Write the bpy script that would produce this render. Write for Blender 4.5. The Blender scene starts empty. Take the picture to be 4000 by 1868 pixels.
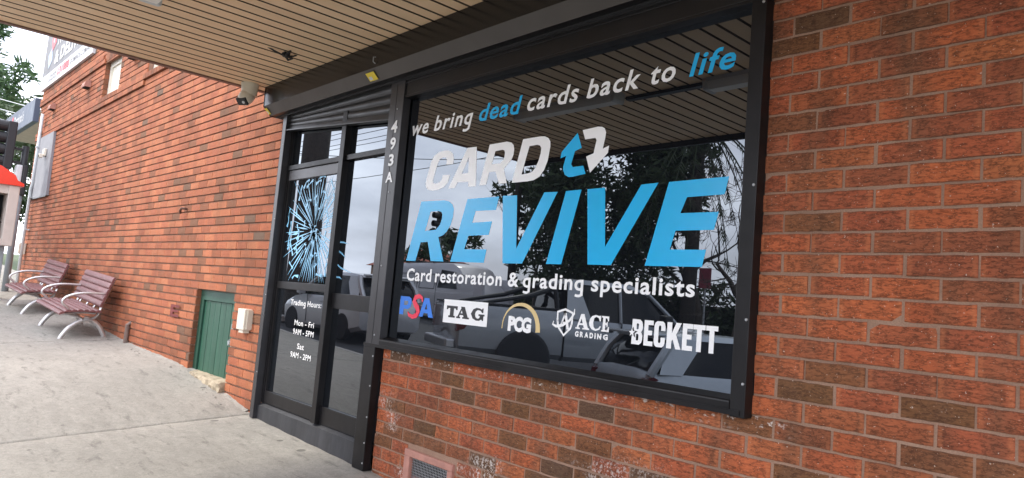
import bpy, bmesh, math, random
from mathutils import Matrix, Vector
import numpy as np
rnd = random.Random(7)
SC = bpy.context.scene
COL = SC.collection
R = math.radians

# ------------------------------------------------------------------ camera
cd = bpy.data.cameras.new('camera'); cam = bpy.data.objects.new('camera', cd); COL.objects.link(cam)
cd.sensor_width = 36; cd.sensor_fit = 'HORIZONTAL'; cd.lens = 25.326; cd.clip_start = .05; cd.clip_end = 1500
_r = Vector((.67286, .73489, .08476)).normalized(); _f = Vector((-.73970, .66686, .09021)).normalized(); _u = _r.cross(_f)
cam.matrix_world = Matrix(((_r.x, _u.x, -_f.x, 0), (_r.y, _u.y, -_f.y, -2.867), (_r.z, _u.z, -_f.z, 0), (0, 0, 0, 1)))
SC.camera = cam
# ------------------------------------------------------------------ sky, sun, exposure
SUN = Vector((.62, .68, -1.0)).normalized()          # direction the light travels
sun_el = math.asin(-SUN.z); sun_az = math.atan2(-SUN.x, -SUN.y)
W = bpy.data.worlds.new('World'); SC.world = W; W.use_nodes = True
nt = W.node_tree; N = nt.nodes; K = nt.links
bg = N['Background']; bg.inputs[1].default_value = .15
sky = N.new('ShaderNodeTexSky'); sky.sky_type = 'NISHITA'; sky.sun_disc = False
sky.sun_elevation = sun_el; sky.sun_rotation = sun_az; sky.air_density = 1.2; sky.dust_density = 2.0
tc = N.new('ShaderNodeTexCoord'); mp = N.new('ShaderNodeMapping'); mp.inputs['Scale'].default_value = (1.4, 1.4, 4.2)
nz = N.new('ShaderNodeTexNoise'); nz.inputs['Scale'].default_value = 1.7; nz.inputs['Detail'].default_value = 7; nz.inputs['Roughness'].default_value = .55
cr = N.new('ShaderNodeValToRGB'); cr.color_ramp.elements[0].position = .36; cr.color_ramp.elements[0].color = (6.2, 6.5, 8.0, 1)
cr.color_ramp.elements[1].position = .66; cr.color_ramp.elements[1].color = (13.5, 13.8, 14.8, 1)
mk = N.new('ShaderNodeValToRGB'); mk.color_ramp.elements[0].position = .30; mk.color_ramp.elements[0].color = (.62,)*3+(1,); mk.color_ramp.elements[1].position = .55; mk.color_ramp.elements[1].color = (.96,)*3+(1,)
mx = N.new('ShaderNodeMix'); mx.data_type = 'RGBA'
K.new(tc.outputs['Generated'], mp.inputs[0]); K.new(mp.outputs[0], nz.inputs['Vector']); K.new(nz.outputs[0], cr.inputs[0]); K.new(nz.outputs[0], mk.inputs[0])
K.new(mk.outputs[0], mx.inputs[0]); K.new(sky.outputs[0], mx.inputs[6]); K.new(cr.outputs[0], mx.inputs[7]); K.new(mx.outputs[2], bg.inputs[0])
sl = bpy.data.lights.new('sun', 'SUN'); sl.energy = 1.4; sl.angle = R(8); sl.color = (1, .93, .82)
so = bpy.data.objects.new('sun', sl); COL.objects.link(so); so.rotation_euler = SUN.to_track_quat('-Z', 'Y').to_euler(); so.location = (0, 0, 30)
vs = SC.view_settings; vs.view_transform = 'Standard'; vs.look = 'None'; vs.exposure = 1.2; vs.gamma = 1; vs.use_curve_mapping = False
SC.cycles.max_bounces = 8; SC.cycles.use_denoising = True

# ------------------------------------------------------------------ materials
def newmat(name):
    m = bpy.data.materials.new(name); m.use_nodes = True
    return m, m.node_tree.nodes, m.node_tree.links, m.node_tree.nodes['Principled BSDF']
def mixc(N, K, fac, a, b):
    n = N.new('ShaderNodeMix'); n.data_type = 'RGBA'
    for i, v in ((0, fac), (6, a), (7, b)):
        if hasattr(v, 'node'): K.new(v, n.inputs[i])
        else: n.inputs[i].default_value = v if i == 0 else (tuple(v)+(1,) if len(v) == 3 else v)
    return n.outputs[2]
def ramp(N, K, src, stops, interp='LINEAR'):
    n = N.new('ShaderNodeValToRGB'); n.color_ramp.interpolation = interp
    e = n.color_ramp.elements
    while len(e) < len(stops): e.new(.5)
    for i, (p, c) in enumerate(stops):
        e[i].position = p; e[i].color = (c, c, c, 1) if isinstance(c, (int, float)) else tuple(c)+(1,)
    K.new(src, n.inputs[0]); return n.outputs[0]
def noise(N, K, scale, detail=4, rough=.55, map_scale=None, coord='Object', loc=None):
    t = N.new('ShaderNodeTexCoord'); s = t.outputs[coord]
    if map_scale or loc:
        m = N.new('ShaderNodeMapping'); m.inputs['Scale'].default_value = map_scale or (1, 1, 1)
        if loc: m.inputs['Location'].default_value = loc
        K.new(s, m.inputs[0]); s = m.outputs[0]
    n = N.new('ShaderNodeTexNoise'); n.inputs['Scale'].default_value = scale; n.inputs['Detail'].default_value = detail; n.inputs['Roughness'].default_value = rough
    K.new(s, n.inputs['Vector']); return n.outputs[0]
def math_(N, K, op, a, b=None):
    n = N.new('ShaderNodeMath'); n.operation = op
    for i, v in ((0, a), (1, b)):
        if v is None: continue
        if hasattr(v, 'node'): K.new(v, n.inputs[i])
        else: n.inputs[i].default_value = v
    return n.outputs[0]
def bump(N, K, b, h, strength, dist=.01):
    n = N.new('ShaderNodeBump'); n.inputs['Strength'].default_value = strength; n.inputs['Distance'].default_value = dist
    K.new(h, n.inputs['Height']); K.new(n.outputs[0], b.inputs['Normal'])
MATS = {}
def mat(name, col, rough=.5, metal=0., var=.12, scale=9., bmp=.0, bscale=60., coat=0., spec=.5, mscale=None):
    if name in MATS: return MATS[name]
    m, N, K, b = newmat(name)
    v = noise(N, K, scale, 5, .6, mscale)
    c = ramp(N, K, v, [(.3, tuple(x*(1-var) for x in col)), (.7, tuple(min(1, x*(1+var)) for x in col))])
    K.new(c, b.inputs['Base Color']); b.inputs['Roughness'].default_value = rough; b.inputs['Metallic'].default_value = metal
    b.inputs['Specular IOR Level'].default_value = spec
    K.new(ramp(N, K, noise(N, K, 3.3, 6, .7), [(.3, max(0., rough-.07)), (.7, min(1, rough+.11))]), b.inputs['Roughness']) if .32 < rough < .7 else None
    if coat: b.inputs['Coat Weight'].default_value = coat; b.inputs['Coat Roughness'].default_value = .04
    if bmp: bump(N, K, b, noise(N, K, bscale, 4, .6, mscale), bmp, .004)
    MATS[name] = m; return m

def brick_material(name, stops, burnt, salts=True, relief=.75, contrast=.62, crack=.6):
    m, N, K, b = newmat(name)
    g = N.new('ShaderNodeNewGeometry'); rp = g.outputs['Random Per Island']
    base = ramp(N, K, rp, [(p_, (c_[0]*1.03, c_[1]*1.01, c_[2]*1.18)) if salts else (p_, (c_[0]*.97, c_[1]*1.02, c_[2]*.97)) for p_, c_ in stops])
    # burnt bands across some bricks
    bn = noise(N, K, 5.5, 3, .5, (1, 1, .25))
    base = mixc(N, K, ramp(N, K, bn, [(.50, 0.), (.72, burnt)]), base, (.15, .075, .042))
    # pale scraped ends
    uv = N.new('ShaderNodeUVMap'); uv.uv_map = 'bk'
    sp = N.new('ShaderNodeSeparateXYZ'); K.new(uv.outputs[0], sp.inputs[0])
    d = math_(N, K, 'ABSOLUTE', math_(N, K, 'SUBTRACT', sp.outputs[0], .5))
    ends = ramp(N, K, d, [(.40, 0.), (.44, .42), (.47, .42), (.5, .1)])
    on = ramp(N, K, rp, [(.0, .9), (.6, .8), (.8, .35), (.95, .05)])
    base = mixc(N, K, math_(N, K, 'MULTIPLY', ends, on), base, (.52, .175, .075))
    dv = math_(N, K, 'ABSOLUTE', math_(N, K, 'SUBTRACT', sp.outputs[1], .5))
    # bark like wrinkles
    wr = noise(N, K, 30, 5, .62, (1, 1, 3.4))
    w2 = noise(N, K, 85, 3, .6, (1, 1, 2.0))
    wrm = ramp(N, K, wr, [(.38, .34), (.47, .92), (.6, 1.12)])
    mul = N.new('ShaderNodeMix'); mul.data_type = 'RGBA'; mul.blend_type = 'MULTIPLY'; mul.inputs[0].default_value = contrast
    K.new(base, mul.inputs[6]); K.new(wrm, mul.inputs[7]); base = mul.outputs[2]
    mo = N.new('ShaderNodeMix'); mo.data_type = 'RGBA'; mo.blend_type = 'MULTIPLY'; mo.inputs[0].default_value = .4
    K.new(base, mo.inputs[6]); K.new(ramp(N, K, w2, [(.3, .6), (.7, 1.2)]), mo.inputs[7]); base = mo.outputs[2]
    cn = noise(N, K, 13, 5, .66, (1, 1, 2.6), loc=(5, 2, 1))
    cl = math_(N, K, 'ABSOLUTE', math_(N, K, 'SUBTRACT', cn, .5))
    inside = ramp(N, K, d, [(.42, 1.), (.46, .1)])
    cm = math_(N, K, 'MULTIPLY', ramp(N, K, cl, [(.0, 1.), (.014, .9), (.034, 0.)]), math_(N, K, 'MULTIPLY', inside, crack))
    base = mixc(N, K, cm, base, (.060, .026, .014))
    edge = ramp(N, K, dv, [(.42, 0.), (.5, .45)])
    base = mixc(N, K, edge, base, (.10, .05, .03))
    gr = N.new('ShaderNodeMix'); gr.data_type = 'RGBA'; gr.blend_type = 'MULTIPLY'; gr.inputs[0].default_value = .8
    K.new(base, gr.inputs[6]); K.new(ramp(N, K, noise(N, K, 1.7, 5, .6), [(.33, .72), (.5, 1.), (.67, 1.16)]), gr.inputs[7]); base = gr.outputs[2]
    # lime specks and efflorescence
    t = N.new('ShaderNodeTexCoord'); so_ = N.new('ShaderNodeSeparateXYZ'); K.new(t.outputs['Object'], so_.inputs[0])
    sk = ramp(N, K, noise(N, K, 120, 2, .5), [(.70, 0.), (.74, .8)])
    base = mixc(N, K, math_(N, K, 'MULTIPLY', sk, .8), base, (.62, .52, .44))
    Z = so_.outputs[2]; X = so_.outputs[0]
    band = math_(N, K, 'MULTIPLY', ramp(N, K, math_(N, K, 'ADD', Z, 1.0), [(.545, 0.), (.575, 1.), (.62, 1.), (.63, 0.)]), 1)
    low = ramp(N, K, math_(N, K, 'ADD', Z, 1.6), [(.0, 1.), (.45, .95), (.84, .55), (.95, 0.)])
    xx = N.new('ShaderNodeMapRange'); xx.inputs[1].default_value = -4.5; xx.inputs[2].default_value = -1.0; K.new(X, xx.inputs[0])
    inx = ramp(N, K, xx.outputs[0], [(.0, 0.), (.01, 1.), (.86, 1.), (.9, 0.)])
    e1 = math_(N, K, 'MULTIPLY', math_(N, K, 'MULTIPLY', band, inx), ramp(N, K, noise(N, K, 26, 4, .7, (1, 1, 1.5)), [(.57, 0.), (.66, .9)]))
    e2 = math_(N, K, 'MULTIPLY', low, math_(N, K, 'MULTIPLY', ramp(N, K, noise(N, K, 2.1, 2, .5, (1, 1, 2), loc=(3.1, 0, 1.7)), [(.57, 0.), (.66, 1.)]), ramp(N, K, noise(N, K, 55, 4, .7), [(.5, 0.), (.58, .95)])))
    e3 = math_(N, K, 'MULTIPLY', low, ramp(N, K, noise(N, K, 7, 3, .6), [(.5, 0.), (.8, .22)]))
    if salts:
        base = mixc(N, K, e3, base, (.42, .27, .19))
        base = mixc(N, K, math_(N, K, 'MAXIMUM', e1, e2), base, (.62, .57, .52))
    K.new(base, b.inputs['Base Color']); b.inputs['Roughness'].default_value = .82; b.inputs['Specular IOR Level'].default_value = .25
    h = math_(N, K, 'ADD', wr, math_(N, K, 'MULTIPLY', w2, .35))
    bump(N, K, b, h, relief, .009)
    return m
M_BRICK_R = brick_material('rustic_brick', [(0, (.46, .128, .042)), (.16, (.40, .106, .038)), (.34, (.33, .090, .037)), (.50, (.42, .134, .045)), (.66, (.31, .092, .038)), (.80, (.265, .092, .037)), (.90, (.215, .090, .034)), (.965, (.165, .078, .029)), (1, (.115, .064, .032))], .7, crack=.58, contrast=.62)
M_BRICK = brick_material('orange_brick', [(0, (.46, .156, .078)), (.2, (.41, .128, .066)), (.4, (.36, .108, .058)), (.6, (.44, .154, .078)), (.75, (.33, .100, .052)), (.92, (.27, .094, .050)), (.985, (.20, .092, .054)), (1, (.16, .10, .075))], .35, False, .14, .28, .12)
def mortar_material(name, c1, c2):
    m, N, K, b = newmat(name)
    n1 = noise(N, K, 4, 5, .6); n2 = noise(N, K, 150, 3, .6)
    c = mixc(N, K, ramp(N, K, n1, [(.35, 0.), (.65, 1.)]), c1, c2)
    mu = N.new('ShaderNodeMix'); mu.data_type = 'RGBA'; mu.blend_type = 'MULTIPLY'; mu.inputs[0].default_value = .5
    K.new(c, mu.inputs[6]); K.new(ramp(N, K, n2, [(.3, .55), (.7, 1.15)]), mu.inputs[7])
    K.new(mu.outputs[2], b.inputs['Base Color']); b.inputs['Roughness'].default_value = .95
    bump(N, K, b, n2, .6, .004); return m
M_MORTAR = mortar_material('tan_mortar', (.345, .215, .148), (.265, .158, .108))
M_MORTAR_D = mortar_material('raked_mortar', (.40, .245, .175), (.31, .175, .12))
def concrete_material(name, c, dirt=.5, spots=True):
    m, N, K, b = newmat(name)
    big = noise(N, K, .8, 6, .62); mid = noise(N, K, 4.2, 6, .65, (1, 2.2, 1)); fine = noise(N, K, 90, 4, .7); vf = noise(N, K, 330, 2, .6)
    col = mixc(N, K, ramp(N, K, big, [(.36, 0.), (.64, 1.)]), tuple(x*.90 for x in c), tuple(min(1, x*1.06) for x in c))
    grit = noise(N, K, 24, 8, .78); strk = noise(N, K, 7, 7, .7, (.45, 1.6, 1), loc=(4, 1, 0))
    col = mixc(N, K, ramp(N, K, mid, [(.38, dirt), (.58, 0.)]), col, tuple(x*.68 for x in c))
    col = mixc(N, K, ramp(N, K, strk, [(.34, .7), (.44, 0.)]), col, tuple(x*.50 for x in c))
    col = mixc(N, K, ramp(N, K, strk, [(.62, 0.), (.72, .6)]), col, tuple(min(1, x*1.28) for x in c))
    mg = N.new('ShaderNodeMix'); mg.data_type = 'RGBA'; mg.blend_type = 'MULTIPLY'; mg.inputs[0].default_value = .6
    K.new(col, mg.inputs[6]); K.new(ramp(N, K, grit, [(.32, .62), (.5, 1.), (.68, 1.14)]), mg.inputs[7]); col = mg.outputs[2]
    mu = N.new('ShaderNodeMix'); mu.data_type = 'RGBA'; mu.blend_type = 'MULTIPLY'; mu.inputs[0].default_value = .55
    K.new(col, mu.inputs[6]); K.new(ramp(N, K, fine, [(.3, .68), (.68, 1.15)]), mu.inputs[7]); col = mu.outputs[2]
    mv = N.new('ShaderNodeMix'); mv.data_type = 'RGBA'; mv.blend_type = 'MULTIPLY'; mv.inputs[0].default_value = .4
    K.new(col, mv.inputs[6]); K.new(ramp(N, K, vf, [(.3, .6), (.7, 1.2)]), mv.inputs[7]); col = mv.outputs[2]
    if spots:
        t = N.new('ShaderNodeTexCoord'); v = N.new('ShaderNodeTexVoronoi'); v.inputs['Scale'].default_value = 3.1; K.new(t.outputs['Object'], v.inputs['Vector'])
        vc = N.new('ShaderNodeSeparateColor'); K.new(v.outputs['Color'], vc.inputs[0])
        rad = math_(N, K, 'MULTIPLY', vc.outputs[0], .13)
        hit = math_(N, K, 'LESS_THAN', v.outputs['Distance'], rad)
        sel = math_(N, K, 'GREATER_THAN', vc.outputs[1], .45)
        col = mixc(N, K, math_(N, K, 'MULTIPLY', math_(N, K, 'MULTIPLY', hit, sel), .75), col, tuple(x*.33 for x in c))
    K.new(col, b.inputs['Base Color']); b.inputs['Roughness'].default_value = .9; b.inputs['Specular IOR Level'].default_value = .3
    bump(N, K, b, math_(N, K, 'ADD', math_(N, K, 'MULTIPLY', grit, 1.), math_(N, K, 'MULTIPLY', fine, .4)), .6, .008)
    return m
M_PATH = concrete_material('footpath_concrete', (.335, .315, .277), .4)
M_KERB = concrete_material('kerb_concrete', (.40, .385, .36), .4, False)
M_STONE = concrete_material('sandstone', (.46, .38, .27), .5, False)
M_ROAD = mat('asphalt', (.06, .06, .062), .9, var=.25, scale=30, bmp=.4, bscale=200)
M_GRASS = mat('verge_grass', (.06, .085, .03), .95, var=.5, scale=3, bmp=.6, bscale=40)
M_DARK = mat('black_powder_coat', (.009, .0085, .0095), .36, var=.3, scale=6, spec=.35)
M_DARK2 = mat('charcoal_powder_coat', (.0105, .0098, .0105), .36, var=.35, scale=6, spec=.24)
M_GUIDE = mat('skylit_powder_coat', (.034, .033, .036), .32, var=.25, scale=5, spec=.45)  # lighter copy of the rail coat, sky reflection put into the colour
M_CHAMF = mat('ground_lit_powder_coat', (.058, .052, .048), .42, var=.1, scale=3)  # shutter box chamfer: light bounced off the ground put into a paler colour
M_GLOSS = mat('gloss_black_sheet', (.013, .013, .0135), .22, var=.1, scale=2, spec=.35)
M_SLAT = mat('shutter_slat_metal', (.045, .045, .047), .36, .3, var=.12, scale=4)
M_PLINTH = mat('painted_plinth', (.026, .0265, .030), .6, var=.35, scale=7, bmp=.5, bscale=25, mscale=(1, 1, .4))
M_SOFFIT = mat('cream_soffit_steel', (.80, .585, .37), .5, var=.10, scale=2.2, bmp=.05, bscale=30, mscale=(1, .25, 1))
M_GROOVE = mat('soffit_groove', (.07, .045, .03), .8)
M_TRIM = mat('brown_trim', (.20, .115, .095), .55)
M_WHITE = mat('white_vinyl', (.86, .86, .86), .28, var=.02, spec=.5)
M_BLUE = mat('cyan_vinyl', (.012, .42, .78), .22, var=.03, spec=.6)
M_BLUE2 = mat('light_cyan_vinyl', (.26, .60, .88), .25, var=.03)
M_PSAB = mat('logo_blue_vinyl', (.03, .19, .70), .3, var=.02)
M_PSAR = mat('logo_red_vinyl', (.78, .035, .08), .3, var=.02)
M_GOLD = mat('gold_vinyl', (.66, .50, .24), .3, var=.04)
M_INK = mat('black_ink', (.02, .02, .022), .4, var=.05)
M_YEL = mat('yellow_label', (.78, .60, .02), .4, var=.05)
M_GREEN = mat('green_paint', (.020, .085, .052), .42, var=.22, scale=11, bmp=.15, bscale=14, mscale=(1, 1, .15))
M_GREEND = mat('dark_green_paint', (.016, .070, .045), .45, var=.2)
M_CREAM = mat('cream_plastic', (.72, .66, .55), .45, var=.04)
M_WPAINT = mat('cream_window_paint', (.70, .66, .56), .5, var=.05)
M_STEEL = mat('galvanised_steel', (.42, .43, .44), .45, .7, var=.15, scale=30)
M_CASTAL = mat('cast_aluminium', (.62, .61, .60), .36, .75, var=.08, scale=25)
M_SLATW = mat('maroon_composite', (.165, .062, .060), .5, var=.16, scale=8, mscale=(.3, 1, 1))
M_GREYP = mat('grey_sheet_panel', (.215, .212, .228), .5, var=.06, scale=2)
M_POLE = mat('grey_pole_paint', (.27, .30, .32), .5, var=.12)
M_LGREY = mat('pale_grey_paint', (.62, .64, .65), .45, var=.06)
M_BLACKP = mat('black_plastic', (.018, .019, .022), .5, var=.15)
M_ORANGE = mat('orange_red_plastic', (.80, .050, .022), .3, var=.05)
M_BEIGE = mat('beige_booth_paint', (.56, .49, .43), .5, var=.06)
M_SIGNG = mat('sign_grey', (.135, .132, .14), .45, var=.03)
M_SIGNW = mat('sign_white', (.60, .60, .61), .4, var=.03)
M_SIGNB = mat('sign_slate_blue', (.075, .10, .15), .4, var=.05)
M_RED = mat('sign_red', (.72, .04, .06), .4, var=.04)
M_LBLUE = mat('sign_pale_blue', (.42, .52, .70), .4, var=.03)
M_TERRA = mat('terracotta', (.42, .13, .08), .75, var=.2, bmp=.3)
M_PINK = mat('pink_painted_terracotta', (.40, .19, .145), .7, var=.18, scale=14, bmp=.3, bscale=40)
M_VOID = mat('dark_void', (.01, .01, .01), .9)
M_INNER = mat('dark_interior', (.02, .02, .022), .9)
M_RENDER = mat('painted_render', (.45, .40, .34), .85)
M_BARK = mat('bark', (.085, .068, .055), .95, var=.4, scale=12, bmp=.8, bscale=25)
M_DBARK = mat('palm_bark', (.04, .033, .028), .95, var=.4, scale=14, bmp=.8, bscale=25)
M_RUBBER = mat('rubber', (.015, .015, .016), .8)
M_RIM = mat('alloy_rim', (.5, .5, .52), .3, .85)
M_CARGL = mat('tinted_car_glass', (.006, .007, .009), .04, var=.02, spec=.3)
M_TAIL = mat('tail_lamp_red', (.13, .004, .007), .12, var=.1, coat=.6)
M_UTE = mat('gunmetal_car_paint', (.38, .405, .435), .36, .35, var=.04, coat=.8)
M_HATCH = mat('silver_blue_car_paint', (.50, .55, .60), .34, .3, var=.04, coat=.8)
M_VAN = mat('pale_grey_car_paint', (.52, .50, .52), .4, .05, var=.04, coat=.6)
M_SEDAN = mat('silver_car_paint', (.58, .58, .60), .32, .35, var=.04, coat=.8)
M_ROOFT = mat('red_roof_tile', (.33, .085, .05), .8, var=.25, scale=6)
M_HOUSE = mat('house_brick', (.38, .24, .17), .85, var=.2)
M_WIRE = mat('cable_black', (.02, .02, .022), .6)
M_LIGHTP = mat('opal_diffuser', (.86, .85, .82), .35, var=.02)
M_WEED = mat('weed_leaf', (.08, .13, .03), .8, var=.4)
def glass_material():
    m, N, K, b = newmat('tinted_shop_glass')
    b.inputs['Base Color'].default_value = (.006, .007, .009, 1); b.inputs['Roughness'].default_value = .4; b.inputs['Specular IOR Level'].default_value = 0
    g = N.new('ShaderNodeBsdfGlossy'); g.inputs['Roughness'].default_value = .004; g.inputs['Color'].default_value = (.86, .93, 1, 1)
    fr = N.new('ShaderNodeFresnel'); fr.inputs[0].default_value = 1.52
    fac = math_(N, K, 'ADD', math_(N, K, 'MULTIPLY', fr.outputs[0], 1.2), .092)
    # slight float-glass waviness
    bp = N.new('ShaderNodeBump'); bp.inputs['Strength'].default_value = .03; bp.inputs['Distance'].default_value = .02
    K.new(noise(N, K, 1.1, 1, .4), bp.inputs['Height']); K.new(bp.outputs[0], g.inputs['Normal'])
    mixs = N.new('ShaderNodeMixShader'); K.new(fac, mixs.inputs[0]); K.new(b.outputs[0], mixs.inputs[1]); K.new(g.outputs[0], mixs.inputs[2])
    K.new(mixs.outputs[0], N['Material Output'].inputs[0]); return m
M_GLASS = glass_material()
def leaf_material(name, c1, c2):
    m, N, K, b = newmat(name)
    g = N.new('ShaderNodeNewGeometry')
    c = ramp(N, K, g.outputs['Random Per Island'], [(0, c1), (1, c2)])
    K.new(c, b.inputs['Base Color']); b.inputs['Roughness'].default_value = .65
    tr = N.new('ShaderNodeBsdfTranslucent'); K.new(c, tr.inputs[0]); ms = N.new('ShaderNodeMixShader'); ms.inputs[0].default_value = .25
    K.new(b.outputs[0], ms.inputs[1]); K.new(tr.outputs[0], ms.inputs[2]); K.new(ms.outputs[0], N['Material Output'].inputs[0]); return m
M_LEAF = leaf_material('dark_leaf', (.018, .035, .012), (.055, .085, .028))
M_LEAF2 = leaf_material('conifer_leaf', (.03, .065, .028), (.085, .15, .055))
M_LEAF3 = leaf_material('palm_leaf', (.02, .03, .012), (.05, .07, .025))

# ------------------------------------------------------------------ mesh helpers
class MB:
    def __init__(s): s.v = []; s.f = []; s.uv = {}; s.mi = []
    def add(s, vs, fs, mi=0):
        o = len(s.v); s.v += [tuple(p) for p in vs]
        for f in fs: s.f.append(tuple(i+o for i in f)); s.mi.append(mi)
        return s
    def box(s, x0, x1, y0, y1, z0, z1, mi=0, b=0.):
        if b <= 0:
            return s.add([(x0,y0,z0),(x1,y0,z0),(x1,y1,z0),(x0,y1,z0),(x0,y0,z1),(x1,y0,z1),(x1,y1,z1),(x0,y1,z1)],
                  [(0,3,2,1),(4,5,6,7),(0,1,5,4),(1,2,6,5),(2,3,7,6),(3,0,4,7)], mi)
        bm = bmesh.new(); bmesh.ops.create_cube(bm, size=1)
        for v in bm.verts: v.co = Vector(((x0+x1)/2+v.co.x*(x1-x0), (y0+y1)/2+v.co.y*(y1-y0), (z0+z1)/2+v.co.z*(z1-z0)))
        bmesh.ops.bevel(bm, geom=list(bm.edges), offset=b, segments=2, affect='EDGES', profile=.5)
        bm.verts.index_update(); s.add([v.co[:] for v in bm.verts], [[v.index for v in f.verts] for f in bm.faces], mi); bm.free(); return s
    def quad(s, a, b, c, d, mi=0): return s.add([a,b,c,d], [(0,1,2,3)], mi)
    def extrude(s, prof, axis, a, b, mi=0, cap=True):
        # prof: loop of 2D points; axis 'x': (y,z)  'y': (x,z)  'z': (x,y)
        def P(q, t): return (t,q[0],q[1]) if axis == 'x' else ((q[0],t,q[1]) if axis == 'y' else (q[0],q[1],t))
        n = len(prof); vs = [P(q,a) for q in prof]+[P(q,b) for q in prof]
        fs = [(i,(i+1)%n,(i+1)%n+n,i+n) for i in range(n)]
        if cap: fs += [tuple(range(n))[::-1], tuple(range(n,2*n))]
        return s.add(vs, fs, mi)
    def tube(s, pts, r, n=8, mi=0, flat=None, cap=True):
        pts = [Vector(p) for p in pts]; rs = r if isinstance(r, (list, tuple)) else [r]*len(pts)
        vs = []; up = None
        for i, p in enumerate(pts):
            t = (pts[min(i+1,len(pts)-1)]-pts[max(i-1,0)]).normalized()
            if up is None: up = Vector((0,0,1)) if abs(t.z) < .9 else Vector((1,0,0))
            a = t.cross(up); a = a.normalized() if a.length > 1e-6 else t.orthogonal().normalized()
            c = a.cross(t).normalized(); up = c
            for k in range(n):
                an = 2*math.pi*k/n; vs.append(p+a*math.cos(an)*rs[i]*(flat or 1)+c*math.sin(an)*rs[i])
        fs = [(i*n+k, i*n+(k+1)%n, (i+1)*n+(k+1)%n, (i+1)*n+k) for i in range(len(pts)-1) for k in range(n)]
        if cap: fs += [tuple(range(n))[::-1], tuple(range((len(pts)-1)*n, len(pts)*n))]
        return s.add(vs, fs, mi)
    def lathe(s, prof, c=(0,0,0), axis=(0,0,1), n=20, mi=0):
        q = Vector((0,0,1)).rotation_difference(Vector(axis).normalized()); c = Vector(c); vs = []
        for r, h in prof:
            for k in range(n):
                an = 2*math.pi*k/n; vs.append(c+q@Vector((r*math.cos(an), r*math.sin(an), h)))
        m = len(prof); fs = [(i*n+k, i*n+(k+1)%n, (i+1)*n+(k+1)%n, (i+1)*n+k) for i in range(m-1) for k in range(n)]
        fs += [tuple(range(n))[::-1], tuple(range((m-1)*n, m*n))]
        return s.add(vs, fs, mi)
    def stroke(s, pts, w, y=0., mi=0):
        # flat ribbon in the x-z plane, facing -y; w may vary
        ws = w if isinstance(w, (list, tuple)) else [w]*len(pts); L = []; Rr = []
        for i, (x, z) in enumerate(pts):
            a = pts[max(i-1,0)]; b = pts[min(i+1,len(pts)-1)]; dx, dz = b[0]-a[0], b[1]-a[1]; l = math.hypot(dx,dz) or 1
            nx, nz_ = -dz/l, dx/l; L.append((x+nx*ws[i]/2, y, z+nz_*ws[i]/2)); Rr.append((x-nx*ws[i]/2, y, z-nz_*ws[i]/2))
        n = len(pts); return s.add(L+Rr, [(i, n+i, n+i+1, i+1) for i in range(n-1)], mi)
    def build(s, name, m, parent=None, smooth=False, local=False):
        me = bpy.data.meshes.new(name); off = (0,0,0)
        if parent is not None and not local:
            off = Vector((0,0,0)); q = parent
            while q is not None: off = off+q.matrix_basis.translation; q = q.parent
        v = [(p[0]-off[0], p[1]-off[1], p[2]-off[2]) for p in s.v] if any(off) else s.v
        me.from_pydata(v, [], s.f)
        for k in (m if isinstance(m, list) else [m]): me.materials.append(k)
        if any(s.mi): me.polygons.foreach_set('material_index', s.mi)
        if smooth: me.polygons.foreach_set('use_smooth', [True]*len(me.polygons))
        me.update(); o = bpy.data.objects.new(name, me); COL.objects.link(o)
        if parent is not None: o.parent = parent
        return o
def smooth_by_angle(o, deg=35):
    me = o.data; me.polygons.foreach_set('use_smooth', [True]*len(me.polygons))
    bm = bmesh.new(); bm.from_mesh(me)
    for e in bm.edges:
        if len(e.link_faces) == 2 and e.calc_face_angle(0) > R(deg): e.smooth = False
    bm.to_mesh(me); bm.free(); return o
def tag(o, label=None, cat=None, group=None, kind=None):
    if label: o['label'] = label
    if cat: o['category'] = cat
    if group: o['group'] = group
    if kind: o['kind'] = kind
    return o
def thing(name, label, cat, loc=(0,0,0), rz=0, group=None):
    o = bpy.data.objects.new(name, None); COL.objects.link(o); o.location = loc; o.rotation_euler = (0,0,rz); o.empty_display_size = .2
    o.matrix_basis = Matrix.LocRotScale(Vector(loc), Matrix.Rotation(rz, 3, 'Z').to_quaternion(), None)
    return tag(o, label, cat, group)
def copy_tree(o, parent=None):
    c = o.copy(); COL.objects.link(c)
    if parent is not None: c.parent = parent
    for ch in list(o.children): copy_tree(ch, c)
    return c
def poly_fill(name, loops_list, m, parent, y, local=False):
    # filled 2D outlines (with holes) in the x-z plane facing -y
    cu = bpy.data.curves.new('tmp', 'CURVE'); cu.dimensions = '2D'; cu.fill_mode = 'BOTH'
    for loops in loops_list:
        for lp in loops:
            sp = cu.splines.new('POLY'); sp.points.add(len(lp)-1); sp.use_cyclic_u = True
            for i, q in enumerate(lp): sp.points[i].co = (q[0], q[1], 0, 1)
    o = bpy.data.objects.new('tmp', cu); me = bpy.data.meshes.new_from_object(o)
    mb = MB(); mb.add([(v.co.x, y, v.co.y) for v in me.vertices], [tuple(p.vertices) for p in me.polygons])
    bpy.data.objects.remove(o); bpy.data.meshes.remove(me); bpy.data.curves.remove(cu)
    return mb.build(name, m, parent, local=local)
CAPH = {}
def text_mesh(body, offset, shear, sp):
    cu = bpy.data.curves.new('tmp', 'FONT'); cu.body = body; cu.offset = offset; cu.shear = shear; cu.resolution_u = 3; cu.space_character = sp
    o = bpy.data.objects.new('tmp', cu); me = bpy.data.meshes.new_from_object(o)
    v = [(p.co.x, p.co.y) for p in me.vertices]; f = [tuple(p.vertices) for p in me.polygons]
    bpy.data.objects.remove(o); bpy.data.meshes.remove(me); bpy.data.curves.remove(cu); return v, f
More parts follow.
